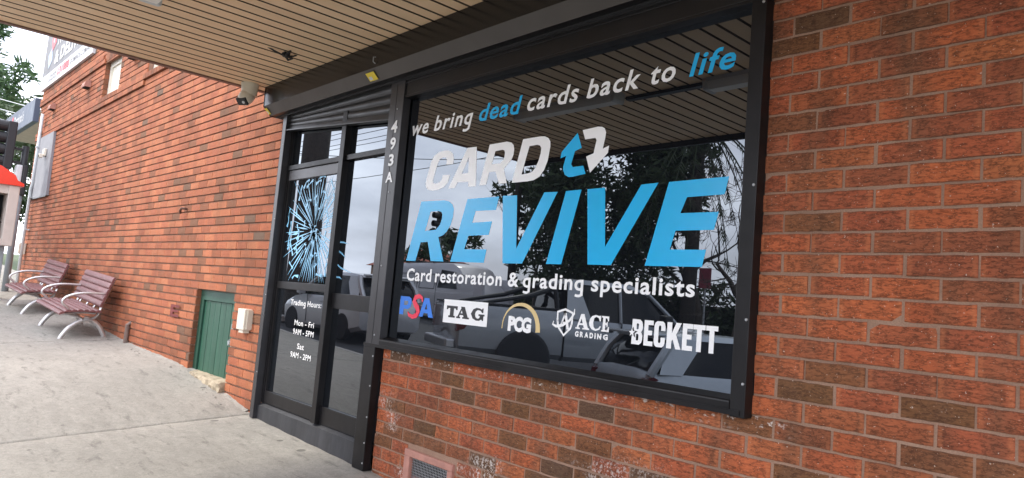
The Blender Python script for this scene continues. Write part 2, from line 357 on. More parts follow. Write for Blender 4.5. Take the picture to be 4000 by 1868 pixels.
def text_mb(mb, words, z0, cap, y, offset=.0, shear=0., mi=0, slope=0., sp=1.):
    for body, x0, x1 in words:
        q = body.replace('g', 'q')                 # single storey g: a q with a hook under it
        v, f = text_mesh(q, offset, shear, sp)
        xs = [p[0] for p in v]; a, b = min(xs), max(xs); sz = cap/.70; sx = (x1-x0)/(b-a)
        zz = z0+slope*(x0-words[0][1]); T = lambda p: (x0+(p[0]-a)*sx, zz+p[1]*sz)
        mb.add([(T(p)[0], y, T(p)[1]) for p in v], f, mi)
        for k, ch in enumerate(body):
            if ch != 'g': continue
            pv, _ = text_mesh(q[:k+1], offset, 0., sp); xr = max(p[0] for p in pv); zb = min(p[1] for p in pv); w = .082+2*offset
            pts = [(xr-w/2, -.03), (xr-w/2, zb+.075), (xr-w/2-.035, zb+.02), (xr-w/2-.12, zb-.015), (xr-w/2-.24, zb-.012), (xr-w/2-.33, zb+.018)]
            pts = [T((p[0]+shear*p[1], p[1])) for p in pts]; mb.stroke(pts, [w*sx]*2+[w*.95*sz]*4, y-.0002, mi)
    return mb

# ------------------------------------------------------------------ terrain profile
HX = [(-200, 2.5), (-60, 1.2), (-30, 0.05), (-20, -.45), (-15, -.72), (-12, -.86), (-11.3, -.90), (-10.5, -.943), (-9.0, -.975), (-8.27, -1.0), (-7.25, -1.11), (-6.55, -1.21), (-4.5, -1.255), (-2, -1.31), (3, -1.42), (30, -2.0), (200, -4)]
_hx = np.array(HX)
def hx(x): return float(np.interp(x, _hx[:,0], _hx[:,1]))
TH = R(.91)
def wally(x): return 0. if x > -6.6 else (x+6.6)*math.tan(TH)
def gz(x, y): return hx(x)+.075*(max(y, -4.25)-wally(x))
KY = -4.25
def road_z(x, y):
    a = sum(hx(x+k*.6) for k in range(-3, 4))/7
    t = min(max((KY-.1-y)/5.5, 0), 2); crown = .16*(1-(t-1)**2)
    return a+.075*KY-.13+crown
# footpath: one slab sheet with tooled joints
JX = [-19.6, -15.2, -10.93, -6.56, -2.2, 2.1, 6.4]
def build_path():
    xs = sorted(set([round(-46+.4*i, 3) for i in range(36)]+[round(-31.6+.2*i, 3) for i in range(220)]))
    xs = [x for x in xs if all(abs(x-j) > .03 for j in JX)]+[j+d for j in JX for d in (-.012, -.004, .004, .012)]
    xs.sort(); ys = [.35, .2, .08, 0]+[-.12*i for i in range(1, 36)]+[KY]
    rr = random.Random(3); mb = MB(); nx = len(xs); vs = []
    for y in ys:
        for x in xs:
            j = min(JX, key=lambda q: abs(q-x)); dx = x-j; wob = 0
            z = gz(x, y)
            if abs(dx) < .02:
                wob = .012*math.sin(y*2.1+j)+.005*math.sin(y*9+j*3)
                z += -.014 if abs(dx) < .006 else rr.uniform(-.003, .001)
            if y > -.06 and x < -6.6: z += rr.uniform(0, .012)
            vs.append((x+wob, y, z+rr.uniform(-.0012, .0012)))
    fs = [(r*nx+c, (r+1)*nx+c, (r+1)*nx+c+1, r*nx+c+1) for r in range(len(ys)-1) for c in range(nx-1)]
    return mb.add(vs, fs).build('footpath', M_PATH, smooth=True)
tag(build_path(), kind='structure')
def sheet(name, xs, ys, zf, m):
    mb = MB(); nx = len(xs)
    mb.add([(x, y, zf(x, y)) for y in ys for x in xs], [(r*nx+c, (r+1)*nx+c, (r+1)*nx+c+1, r*nx+c+1) for r in range(len(ys)-1) for c in range(nx-1)])
    return tag(mb.build(name, m, smooth=True), kind='structure')
XS = [-200, -120, -80, -60, -50]+[-45+i for i in range(70)]+[30, 40, 60, 100, 200]
kb = MB(); vs = []
for x in XS[4:76]: vs += [(x, KY+.0, gz(x, KY)+.003), (x, KY-.12, gz(x, KY)), (x, KY-.15, gz(x, KY)-.02), (x, KY-.16, gz(x, KY)-.3)]
n = len(vs)//4; kb.add(vs, [(i*4+k, i*4+k+1, i*4+k+5, i*4+k+4) for i in range(n-1) for k in range(3)])
tag(kb.build('kerb', M_KERB), kind='structure')
sheet('road', XS, [KY-.1-.55*i for i in range(21)], road_z, M_ROAD)
sheet('grass', XS, [-15.30, -15.32, -15.45, -18, -22, -30, -45, -80, -200], lambda x, y: road_z(x, -15.3)-.03 if y > -15.31 else road_z(x, -15.3)+.13+(-15.3-y)*.012, M_GRASS)
sheet('ground', [-600, -200]+XS[1:-1]+[200, 600], [600, 200, 60, 20, 4, 0, -5, -16, -40, -200, -600], lambda x, y: hx(x)-.75-(.02*max(0, abs(y)-200)), M_GRASS)

# ------------------------------------------------------------------ brickwork
def brick_wall(name, parent, m_, x0, x1, zs, lenp, off, holes=(), gap=.010, ng=(5, 2), rough=.0022, front=0., proud=None, seed=1, hoff=.5, ground=None, hgap=None, jit=1., ej=1., eb=.0035):
    """zs: list of (bottom, top) per course incl. joint; local coords, front towards -y"""
    rr = random.Random(seed); mb = MB(); uvs = []; nx_, nz_ = ng
    for k, (zb, zt) in enumerate(zs):
        sh = off+(lenp*hoff if k % 2 else 0)
        i0 = math.floor((x0-sh)/lenp)-1
        for i in range(i0, i0+int((x1-x0)/lenp)+4):
            hg = hgap or gap; a, b = sh+i*lenp+hg/2, sh+(i+1)*lenp-hg/2
            a += rr.uniform(-.003, .003); b += rr.uniform(-.003, .003)
            segs = [(max(a, x0), min(b, x1))]
            zc = (zb+zt)/2
            for hx0, hx1, hz0, hz1 in holes:
                if hz0 < zc < hz1:
                    ns = []
                    for p, q in segs:
                        if q <= hx0 or p >= hx1: ns.append((p, q)); continue
                        if p < hx0: ns.append((p, hx0))
                        if q > hx1: ns.append((hx1, q))
                    segs = ns
            for p, q in segs:
                if q-p < .02: continue
                if ground and ground((p+q)/2) > zt+.02: continue
                pr = proud(p, q, zc) if proud else 0
                z0 = zb+gap/2+rr.uniform(-.0015, .0015); z1 = zt-gap/2+rr.uniform(-.0015, .0015)
                yb = front-pr+jit*rr.uniform(-.0035, .0025); tilt = jit*rr.uniform(-.003, .003)
                nn = max(2, round(nx_*(q-p)/lenp)); base = len(mb.v); vs = []
                for r_ in range(nz_+1):
                    for c in range(nn+1):
                        u, v = c/nn, r_/nz_
                        edge = (c in (0, nn)) or (r_ in (0, nz_))
                        y = yb+tilt*(v-.5)+(eb if edge else -rr.uniform(0, rough*2))
                        vs.append((p+(q-p)*u+(ej*rr.uniform(-.0016, .0016) if 0 < c < nn else 0), y, z0+(z1-z0)*v+(ej*rr.uniform(-.0018, .0018) if edge else 0)))
                        uvs.append((u if q-p > lenp*.75 else .5+(u-.5)*.9, v))
                m = len(vs)
                ring = [c for c in range(nn+1)]+[r_*(nn+1)+nn for r_ in range(1, nz_+1)]+[nz_*(nn+1)+c for c in range(nn-1, -1, -1)]+[r_*(nn+1) for r_ in range(nz_-1, 0, -1)]
                for idx in ring:
                    x, y, z = vs[idx]; vs.append((x, front+.03, z)); uvs.append(uvs[base+idx])
                fs = [(r_*(nn+1)+c, r_*(nn+1)+c+1, (r_+1)*(nn+1)+c+1, (r_+1)*(nn+1)+c) for r_ in range(nz_) for c in range(nn)]
                L = len(ring); fs += [(ring[j], m+j, m+(j+1) % L, ring[(j+1) % L]) for j in range(L)]
                mb.add(vs, fs)
    o = mb.build(name, m_, parent, local=True)
    ul = o.data.uv_layers.new(name='bk'); li = np.empty(len(o.data.loops), dtype=np.int32); o.data.loops.foreach_get('vertex_index', li)
    ul.data.foreach_set('uv', np.array(uvs, dtype=np.float32)[li].ravel())
    return o
def reveal_bricks(mb_list, x, ydepth, rows, rr, face=1):
    pass

# ---- right hand shop
shop = thing('brick_shop', 'low dark red brick shop wall around the big black framed window', 'building')
P = .086; zb0 = .8266
rows = [(zb0-P*k, zb0-P*(k-1)) for k in range(27, -11, -1)]
kk = {round(r[0], 4): i for i, r in enumerate(rows)}
par = [i for i, r in enumerate(rows) if abs(r[0]-.3121) < .05][0] % 2
brick_wall('brickwork', shop, M_BRICK_R, -4.452, 3.6, rows, .24, -1.3586-(.12 if par else 0), holes=[(-4.7, -1.578, -.375, 3), (-4.045, -3.535, -1.245, -1.015)], gap=.011, ng=(7, 3), rough=.0018, seed=5, ground=lambda x: gz(x, 0)-.05)
w = MB(); w.box(-4.452, -4.04, .0062, .2, -1.9, -.39); w.box(-3.54, -1.578, .0062, .2, -1.9, -.39); w.box(-4.04, -3.54, .0062, .2, -1.02, -.39); w.box(-4.04, -3.54, .0062, .2, -1.9, -1.24); w.box(-4.04, -3.54, .06, .2, -1.24, -1.02); w.box(-1.578, 3.6, .0062, .2, -1.9, 1.72)
w.build('mortar', M_MORTAR, shop)
w = MB(); w.box(-6.6, 3.6, .06, .3, 1.445, 3.5); w.box(-6.62, 3.62, .0, .34, 3.5, 3.58); w.build('parapet', M_RENDER, shop)
w = MB(); w.box(-6.55, 3.6, .3, 6.0, -2.2, 3.4); w.build('shop_body', M_RENDER, shop)

# ---- left hand two storey building (slightly turned)
bld = thing('brick_building', 'tall orange brick building on the corner with narrow cream windows', 'building', (-6.6, 0, 0), TH)
ZL = lambda k: -.124+.0885*k
lrows = [(ZL(k), ZL(k+1)) for k in range(-13, 72)]
def proud(p, q, z):
    if 2.70 < z < 2.88 and q < -4.6: return .028
    if z > 3.54 and z < 3.72 and q < -7.1: return .028
    return 0
HOLES = [(-1.71, -.655, -1.3, -.124), (-7.2, -6.2, 2.88, 3.54), (-4.72, -3.72, 2.88, 3.54)]
brick_wall('brickwork', bld, M_BRICK, -12.55, -.004, lrows, .257, -.25, holes=HOLES, gap=.014, ng=(3, 2), rough=.0004, proud=proud, seed=9, hgap=.006, jit=.12, ej=.4, eb=.0009)
w = MB()
def wall_holes(mb, x0, x1, z0, z1, y0, y1, holes):
    hs = sorted(holes); cx = x0
    for a, b, c, d in hs:
        mb.box(cx, a, y0, y1, z0, z1); mb.box(a, b, y0, y1, z0, max(z0, c)) if c > z0 else None; mb.box(a, b, y0, y1, d, z1); cx = b
    mb.box(cx, x1, y0, y1, z0, z1)
wall_holes(w, -12.55, -.004, -1.9, 6.1, .017, .115, HOLES); w.build('mortar', M_MORTAR_D, bld, local=True)
w = MB(); w.box(-12.54, -.01, .125, 7, -2.2, 6.05); w.build('building_body', M_RENDER, bld, local=True)
w = MB(); w.box(-12.62, .05, -.05, .4, 6.1, 6.2, b=.01); w.build('coping', M_RENDER, bld, local=True)
# brick reveals
def reveal(name, x, z0, z1, depth, sgn):
    rr = random.Random(int(abs(x*100))); mb = MB(); z = z0; k = 0
    for zb, zt in lrows:
        if zb < z0-.03 or zt > z1+.03: continue
        mb.box(min(x, x+sgn*.012), max(x, x+sgn*.012), .004, depth, zb+.006, zt-.006)
    return mb.build(name, M_BRICK, bld, local=True)
reveal('reveal', -1.71, -1.1, -.124, .114, 1)
reveal('reveal', -7.2, 2.88, 3.54, .114, 1)
# sills, lintels, windows
for x0, x1 in ((-7.2, -6.2), (-4.72, -3.72)):
    f = MB(); f.box(x0+.015, x0+.10, .075, .12, 2.885, 3.535); f.box(x1-.09, x1-.015, .075, .12, 2.885, 3.535); f.box(x0+.10, x1-.09, .075, .12, 3.44, 3.535); f.box(x0+.10, x1-.09, .07, .12, 2.885, 2.95)
    wo = f.build('window', M_WPAINT, bld, local=True)
    MB().box(x0+.10, x1-.09, .098, .118, 2.95, 3.44).build('pane', M_WPAINT, wo, local=True)
    s = MB(); nn = 9
    for i in range(nn):
        a = x0-.06+(x1-x0+.12)*i/nn; s.box(a+.005, a+(x1-x0+.12)/nn-.005, -.032, .10, 2.80, 2.88, b=.004)
    s.build('window_sill', M_BRICK, bld, local=True)
    l = MB()
    for i in range(10):
        a = x0-.02+(x1-x0+.04)*i/10; l.box(a+.005, a+(x1-x0+.04)/10-.005, -.004, .11, 3.545, 3.76)
    l.build('lintel', M_BRICK, bld, local=True)
# green cupboard door
d = MB(); d.box(-1.698, -1.60, .055, .12, -1.02, -.128); d.box(-.71, -.662, .055, .12, -1.02, -.128); d.box(-1.60, -.71, .055, .12, -.235, -.128)
dr = d.build('door', M_GREEND, bld, local=True); dr['label'] = 'small green board door with a hasp'
pb = MB(); pw = .148
for i in range(6): pb.box(-1.598+i*pw, -1.598+(i+1)*pw-.006, .074+(i % 2)*.0015, .11, -1.01, -.24, b=.003)
pb.build('door_panel', M_GREEN, dr, local=True)
hb = MB(); hb.box(-.775, -.745, .055, .075, -.50, -.44); hb.build('door_catch', M_STEEL, dr, local=True)
hb = MB(); hb.box(-.80, -.69, .062, .072, -.63, -.60); hb.tube([(-.735, .055, -.615), (-.735, .03, -.60), (-.735, .03, -.645), (-.735, .055, -.655)], .006, 6); hb.tube([(-.82,.06,-.62),(-.77,.045,-.655),(-.70,.05,-.62)], .008, 6)
hb.build('door_hasp', M_STEEL, dr, local=True)
sl_ = MB(); rr = random.Random(4); nn = 26; lv = ((.10, -1.000), (.02, -1.008), (-.035, -1.012), (-.052, -1.03), (-.056, -1.07), (-.050, -1.11), (-.058, -1.16), (-.07, -1.30)); vs = []
for y_, z_ in lv:
    for i in range(nn+1):
        x = -1.74+1.10*i/nn; k = 0 if y_ > .05 else 1
        vs.append((x+rr.uniform(-.008, .008)*k, y_+rr.uniform(-.016, .010)*k, z_+rr.uniform(-.008, .008)*k))
m_ = nn+1; fs = [(r_*m_+c, (r_+1)*m_+c, (r_+1)*m_+c+1, r_*m_+c+1) for r_ in range(len(lv)-1) for c in range(nn)]
fs += [tuple(r_*m_ for r_ in range(len(lv))), tuple(r_*m_+nn for r_ in range(len(lv)))[::-1]]
sl_.add(vs, fs); sl_.build('door_sill', M_STONE, bld, local=True)
# red painted E on the brickwork
E_ = [[(-2.42, -.335), (-2.13, -.335), (-2.13, -.365), (-2.33, -.365), (-2.33, -.392), (-2.16, -.392), (-2.16, -.418), (-2.33, -.418), (-2.33, -.445), (-2.13, -.445), (-2.13, -.475), (-2.42, -.475)]]
poly_fill('painted_letter', [E_], mat('red_paint_mark', (.15, .020, .016), .7, var=.3, scale=30)
, bld, -.016, local=True)
hk = MB(); hk.tube([(-2.33, .02, .80), (-2.33, -.03, .80), (-2.36, -.055, .80), (-2.40, -.055, .775), (-2.42, -.04, .745)], .014, 8)
hk.build('hook', mat('rusty_iron', (.10, .045, .03), .8, var=.4), bld, local=True)
st = MB(); st.tube([(-3.95, -.03, -1.05), (-3.94, -.03, -.70), (-3.935, .01, -.675)], .028, 10); st.build('pipe_stub', mat('old_pipe', (.17, .12, .10), .8, var=.4), bld, local=True)

# mortar fillet / rubble along the wall foot
fb = MB(); rr = random.Random(12); vs = []; xs = [-6.64-.07*i for i in range(180)]
xs = [x for x in xs if not (-8.34 < x < -7.24)]
def fil(seg):
    vs = []
    for x in seg:
        y = wally(x); wd = .03+.025*abs(math.sin(x*1.9))+rr.uniform(0, .015); h = .008+rr.uniform(0, .014)
        vs += [(x, y+.012, gz(x, y)+h), (x+rr.uniform(-.02, .02), y-wd*.45, gz(x, y-wd)+h*.55), (x+rr.uniform(-.02, .02), y-wd, gz(x, y-wd)-.002)]
    n = len(seg); fb.add(vs, [(i*3+k, i*3+k+1, i*3+k+4, i*3+k+3) for i in range(n-1) for k in (0, 1)])
fil([x for x in xs if x > -7.3]); fil([x for x in xs if x < -8.3])
for i in range(60):
    x = -6.63-rr.random()*4.5; y = wally(x); q = rr.uniform(.003, .011); fb.lathe([(q*.6, -.01), (q, 0), (q*.7, q*.5), (q*.2, q*.7)], (x, y-rr.uniform(.06, .16), gz(x, y-.1)), (rr.uniform(-.3, .3), rr.uniform(-.3, .3), 1), 6)
tag(fb.build('mortar_fillet', M_PATH), kind='stuff', label='rough mortar fillet and crumbs along the foot of the orange wall', cat='mortar fillet')

# ------------------------------------------------------------------ left wall attachments
def L(u, off, z):   # local (u, off towards the street, z) -> world
    return Vector((-6.6+u*math.cos(TH)+off*math.sin(TH), u*math.sin(TH)-off*math.cos(TH), z))
def on_wall(name, label, cat, u, off, z, group=None): return thing(name, label, cat, L(u, off, z), TH, group)
# air hoods
def hood():
    o = on_wall('vent_hood', 'terracotta vent hood', 'vent', -11.05, 0, 3.24, 'terracotta vent hoods high on the orange wall')
    h = MB(); prof = [(.0, .13), (-.05, .12), (-.09, .085), (-.105, .03), (-.10, .0), (0, .0)]
    h.extrude(prof, 'x', -.12, .12); smooth_by_angle(h.build('hood_shell', M_PINK, o, local=True), 50)
    h = MB(); h.box(-.10, .10, -.088, -.01, -.012, .0005); h.build('hood_mouth', M_VOID, o, local=True)
    return o
h0 = hood(); h0['label'] = 'terracotta vent hood above the top of the white conduit'
for u, z, lab in ((-8.2, 3.24, 'terracotta vent hood between the conduit and the tall cream window'), (-5.38, 3.24, 'terracotta vent hood between the two cream windows')):
    c = copy_tree(h0); c.location = L(u, 0, z); c['label'] = lab
# meter / junction box
o = on_wall('cable_box', 'small cream plastic cable cover between the green door and black shop door', 'cable box', -.27, 0, -.36)
MB().box(-.085, .085, -.075, .004, -.10, .10, b=.008).build('box_cover', M_CREAM, o, local=True)
MB().box(-.05, .05, -.06, .002, -.128, -.10).build('box_foot', M_CREAM, o, local=True)
MB().box(.085, .10, -.05, .002, -.09, .09).build('box_side', M_CREAM, o, local=True)
# grey panel + flood lamp
o = on_wall('metal_panel', 'flat grey sheet metal panel fixed high on the orange wall', 'panel', -11.28, 0, 2.1)
p = MB(); p.extrude([(-.9, -.71), (.9, -.71), (.80, .61), (-.9, .61)], 'y', -.045, .002); p.build('sheet', M_GREYP, o, local=True)
MB().box(-.9, .9, -.05, -.04, -.735, -.71).build('lower_edge', M_DARK2, o, local=True)
o = on_wall('wall_sensor', 'small cream sensor lamp on the grey sheet panel', 'sensor', -11.0, .045, 2.30)
MB().box(-.09, .09, -.05, 0, -.07, .09, b=.015).build('sensor_body', M_CREAM, o, local=True)
MB().box(-.07, .06, -.12, -.05, -.11, -.03, b=.01).build('sensor_head', M_CREAM, o, local=True)
MB().box(-.05, .04, -.122, -.118, -.10, -.05).build('lens', M_VOID, o, local=True)
# conduit
o = on_wall('conduit', 'white plastic conduit running down the far end of the orange wall', 'conduit', -11.86, .06, 1.5)
c = MB(); c.tube([(0, 0, 1.75), (0, 0, .2), (-.02, -.015, .1), (-.02, -.02, -2.3)], .032, 10); c.build('pipe', M_LGREY, o, smooth=True, local=True)
c = MB(); c.box(-.16, .0, -.08, .05, -1.32, -1.08, b=.01); c.build('junction_box', M_CREAM, o, local=True)
for z in (1.0, -.1, -.8): MB().box(-.05, .05, -.04, .06, z, z+.03).build('saddle', M_LGREY, o, local=True)
# big wall sign
o = on_wall('wall_sign', 'large grey and white pizza shop sign high on the orange wall', 'sign', -10.35, 0, 3.87)
MB().box(-2.26, 2.26, -.05, .004, .31, 1.75).build('grey_field', M_SIGNG, o, local=True)
MB().box(-2.26, 2.26, -.05, .004, 0, .31).build('white_field', M_SIGNW, o, local=True)
tx = MB(); text_mb(tx, [('NOW', -1.0, .15)], .84, .30, -.056, .04); text_mb(tx, [('& DELIVERY', -1.12, 1.95)], .43, .28, -.056, .04); tx.build('lettering', M_SIGNW, o, local=True)
for wd, xa, xb in (('131', -.62, -.20), ('888', -.12, .38)): text_mb(MB(), [(wd, xa, xb)], .10, .16, -.056, .02).build('red_lettering', M_RED, o, local=True)
for wd, xa, xb, zz, hh in (('DOMINOS.COM.AU', .5, 2.05, .12, .10), ('ORDER', -1.5, -.75, .17, .06), ('ONLINE', -1.5, -.75, .08, .06)): text_mb(MB(), [(wd, xa, xb)], zz, hh, -.056, .01).build('small_lettering', M_SIGNG, o, local=True)
def rot_sq(cx, cz, w, h, a):
    ca, sa = math.cos(a), math.sin(a); return [(cx+x*ca-z*sa, cz+x*sa+z*ca) for x, z in ((-w/2,-h/2), (w/2,-h/2), (w/2,h/2), (-w/2,h/2))]
def disc(cx, cz, r): return [(cx+r*math.cos(k*math.pi/8), cz+r*math.sin(k*math.pi/8)) for k in range(16)]
poly_fill('emblem', [[rot_sq(-1.42, 1.02, .36, .36, R(25))]], M_RED, o, -.056, True)
poly_fill('emblem', [[rot_sq(-1.60, .66, .36, .36, R(25))]], M_LBLUE, o, -.056, True)
for q in ((-1.42, 1.02), (-1.56, .76), (-1.64, .56)): poly_fill('emblem_dot', [[disc(q[0], q[1], .055)]], M_SIGNW, o, -.059, True)
# corner awning with light-box fascia
o = on_wall('corner_awning', 'slate blue pizza shop light box sign on the corner awning', 'sign', -14.7, -.02, 3.2)
MB().box(-1.9, 1.95, -.12, .0, 0, .55, b=.012).build('sign_box', M_SIGNB, o, local=True)
MB().box(-1.88, 1.93, .0, 3.4, .02, .12).build('awning_slab', M_RENDER, o, local=True)
MB().box(-1.85, 1.9, .7, .76, -.004, .02).build('seam', M_GROOVE, o, local=True)
tx = MB(); text_mb(tx, [("Domino's", -.55, .75)], .17, .24, -.124, .02); tx.build('lettering', M_SIGNW, o, local=True)
poly_fill('emblem', [[rot_sq(-.78, .36, .17, .17, R(20))]], M_RED, o, -.124, True)
poly_fill('emblem', [[rot_sq(-.84, .20, .17, .17, R(20))]], M_LBLUE, o, -.124, True)

# ------------------------------------------------------------------ awning over the footpath
AX0, AX1, AY0, AY1, AZ = -6.80, 3.6, -3.30, -.003, 1.85
aw = thing('awning', 'long cream ribbed steel awning over the footpath', 'awning', (-1.6, -1.6, AZ))
d = MB(); prof = []; x = AX0+.03
pans = [.126, .096]; k = 0; g = []
while x < AX1:
    p = pans[k % 2]
    a, b = x, min(x+p, AX1); prof += [(a, AZ), (b, AZ)]
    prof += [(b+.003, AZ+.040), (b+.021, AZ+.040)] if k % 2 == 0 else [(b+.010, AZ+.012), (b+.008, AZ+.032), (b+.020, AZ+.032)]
    x = b+.024; k += 1
n = len(prof); vs = [(q[0], AY0, q[1]) for q in prof]+[(q[0], AY1, q[1]) for q in prof]
mi = []; fs = []
for i in range(n-1):
    fs.append((i, i+n, i+n+1, i+1))
for f, i in zip(fs, range(n-1)): d.f.append(f); d.mi.append(1 if (prof[i][1] > AZ+.005 or prof[i+1][1] > AZ+.005) else 0)  # recessed faces of the sheet coloured dark, groove shade painted in
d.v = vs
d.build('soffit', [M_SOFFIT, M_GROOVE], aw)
t = MB(); t.box(AX0, AX1, AY0, AY1, AZ+.045, AZ+.30); t.build('awning_roof', M_RENDER, aw)
t = MB(); t.box(AX0-.025, AX0+.028, AY0, AY1, AZ-.012, AZ+.34); t.build('end_trim', M_TRIM, aw)
t = MB(); t.box(AX0-.03, AX1, AY0-.04, AY0, AZ-.06, AZ+.36); t.build('fascia', M_DARK2, aw)
t = MB(); t.box(-3.9, AX1, -1.86, -1.80, AZ-.03, AZ-.001); t.build('cable_tray', M_DARK2, aw)
# battens under the soffit (seen in the glass)
def batten(x0, x1, y, lab):
    o = thing('light_batten', lab, 'light fitting', ((x0+x1)/2, y, AZ-.002), 0, 'unlit light battens under the awning')
    h = (x1-x0)/2; b = MB(); b.extrude([(-.075, 0), (-.07, -.03), (.07, -.03), (.075, 0)], 'x', -h, h); b.build('batten_body', M_LGREY, o, local=True)
    b = MB(); b.extrude([(-.066, -.03), (-.064, -.06), (-.045, -.088), (.045, -.088), (.064, -.06), (.066, -.03)], 'x', -h+.03, h-.03); smooth_by_angle(b.build('diffuser', M_LIGHTP, o, local=True), 50)
    for s in (-1, 1):
        b = MB(); b.box(min(s*h, s*(h-.05)), max(s*h, s*(h-.05)), -.079, .079, -.095, 0, b=.022); b.build('end_cap', M_LGREY, o, local=True)
batten(-5.10, -3.85, -1.66, 'unlit white batten under the awning nearer the shop door'); batten(-3.1, -1.85, -1.80, 'unlit white batten under the awning at the window far end')
# cctv
o = thing('cctv_camera', 'white turret security camera under the awning end', 'camera', (-6.66, -.335, AZ))
b = MB(); b.lathe([(.07, -.11), (.074, -.06), (.082, -.008), (.082, 0)], (0,0,0), (0,0,1), 24); smooth_by_angle(b.build('camera_base', M_CREAM, o, local=True), 50)
b = MB(); b.lathe([(.03, -.10), (.062, -.07), (.07, -.02), (.066, .02), (.05, .05)], (-.005, -.01, -.115), (-.30, .55, .75), 20); smooth_by_angle(b.build('camera_ball', M_CREAM, o, local=True), 60)
b = MB(); b.box(-.052, .052, -.038, .038, -.013, .013, b=.006)
bo = b.build('lens', M_BLACKP, o, local=True); bo.location = (.018, -.062, -.185); bo.rotation_euler = Vector((.42, -.72, -1.0)).to_track_quat('Z', 'Y').to_euler()
b = MB(); b.lathe([(.014, 0), (.014, .006)], (0,0,0), (0,0,1), 14); b2 = b.build('lens_glass', M_LGREY, bo, local=True); b2.location = (.022, .0, .013)
# cable clump
o = thing('cable_tangle', 'black cable tangle hanging from the awning ceiling', 'cable', (-5.47, -.53, AZ))
b = MB(); b.tube([(-.02, -.16, .01), (-.01, -.10, -.012), (.01, -.05, -.03), (-.01, 0, -.028), (.02, .05, -.02), (0, .09, .005)], .007, 6)
b.tube([(-.05, .02, 0), (-.01, .0, -.035), (.05, -.02, -.03), (.08, .0, .0)], .008, 6); b.tube([(.02, -.04, -.02), (-.02, .03, -.05), (.03, .04, -.045), (.015, -.03, -.03)], .009, 6)
b.build('loop', M_WIRE, o, local=True)
b = MB(); b.box(-.015, .02, -.025, .025, -.04, .0, b=.004); b.build('clip', M_BLACKP, o, local=True)

# ------------------------------------------------------------------ roller shutter box, guides, curtain
rs = thing('roller_shutter', 'black roller shutter box and guide rails over door and window', 'roller shutter', (-4.1, 0, 1.585))
BX0, BX1 = -6.61, -1.55
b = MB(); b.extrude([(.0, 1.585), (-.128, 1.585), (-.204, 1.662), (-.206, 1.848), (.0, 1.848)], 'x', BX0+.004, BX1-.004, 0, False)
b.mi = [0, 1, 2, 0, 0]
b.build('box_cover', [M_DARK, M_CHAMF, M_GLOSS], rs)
b = MB(); pf = [(.0, 1.58), (-.131, 1.58), (-.208, 1.66), (-.210, 1.848), (.0, 1.848)]
b.extrude(pf, 'x', BX0, BX0+.004); b.build('end_plate', M_DARK2, rs); b = MB(); b.extrude(pf, 'x', BX1-.004, BX1); b.build('end_plate', M_DARK2, rs)
b = MB(); b.box(-5.60, -5.597, -.19, -.14, 1.60, 1.60); 
b = MB(); b.box(BX0+.01, BX1-.01, -.072, -.066, 1.572, 1.586); b.box(BX0+.01, BX1-.01, -.03, -.024, 1.572, 1.586); b.build('shutter_slot', M_SLAT, rs)
def guide(x0, x1, z0, z1, m=M_DARK2):
    b = MB(); b.box(x0, x1, -.062, .002, z0, z1, b=.003); g_ = b.build('guide_rail', m, rs)
    return g_
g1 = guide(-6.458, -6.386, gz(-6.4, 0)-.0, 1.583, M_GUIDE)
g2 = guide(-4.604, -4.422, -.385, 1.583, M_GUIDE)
g2b = guide(-4.622, -4.470, gz(-4.55, 0), -.386)
g3 = guide(-1.648, -1.578, -.392, 1.583)
b = MB(); b.box(-4.52, -4.516, -.0632, -.06, -.38, 1.55); b.build('seam', M_VOID, g2)
for z in (1.36, .74, .2, -.30): MB().lathe([(.007, 0), (.005, .004)], (-4.492, -.062, z), (0,-1,0), 10).build('screw', M_STEEL, rs)
for z in (-.45, -.66, -.88, -1.06, -1.2): MB().lathe([(.007, 0), (.005, .004)], (-4.483, -.062, z), (0,-1,0), 10).build('screw', M_STEEL, rs)
for z in (1.42, .60, .02, -.25): MB().lathe([(.007, 0), (.005, .004)], (-1.592, -.062, z), (0,-1,0), 10).build('screw', M_STEEL, rs)
for z in (1.3, .6, -.1, -.8): MB().lathe([(.006, 0), (.004, .004)], (-6.40, -.062, z), (0,-1,0), 10).build('screw', M_STEEL, rs)

tx = MB(); text_mb(tx, [('4', -4.545, -4.462)], 1.184, .086, -.0652, .03); text_mb(tx, [('9', -4.537, -4.463)], 1.06, .084, -.0652, .03); text_mb(tx, [('3', -4.535, -4.468)], .937, .082, -.0652, .03); text_mb(tx, [('A', -4.552, -4.458)], .813, .074, -.0652, .03)
tx.build('house_number', M_WHITE, g2)
# crooked curtain above the door
b = MB(); xl, xr = -6.384, -4.606
tl, tr, bl, br = 1.59, 1.59, 1.478, 1.352
ns = 3
for i in range(ns):
    za0, za1 = tl+(bl-tl)*i/ns, tr+(br-tr)*i/ns; zb0_, zb1 = tl+(bl-tl)*(i+1)/ns, tr+(br-tr)*(i+1)/ns
    vs = []
    for j in range(7):
        t = j/6; y = -.022-.010*math.sin(math.pi*t)**.7
        vs += [(xl, y, za0+(zb0_-za0)*t), (xr, y, za1+(zb1-za1)*t)]
    b.add(vs, [(j*2, j*2+2, j*2+3, j*2+1) for j in range(6)])
smooth_by_angle(b.build('curtain', M_SLAT, rs), 40)
b = MB(); b.add([(xl-.02, -.030, bl), (xr, -.030, br), (xr, -.036, br-.045), (xl-.02, -.036, bl-.03), (xl-.02, -.058, bl-.034), (xr, -.058, br-.05), (xl-.02, -.058, bl-.042), (xr, -.058, br-.058), (xl-.02, .0, bl-.042), (xr, .0, br-.058)],
        [(3,2,1,0), (4,5,2,3), (6,7,5,4), (8,9,7,6)]); b.build('bottom_bar', M_SLAT, rs)
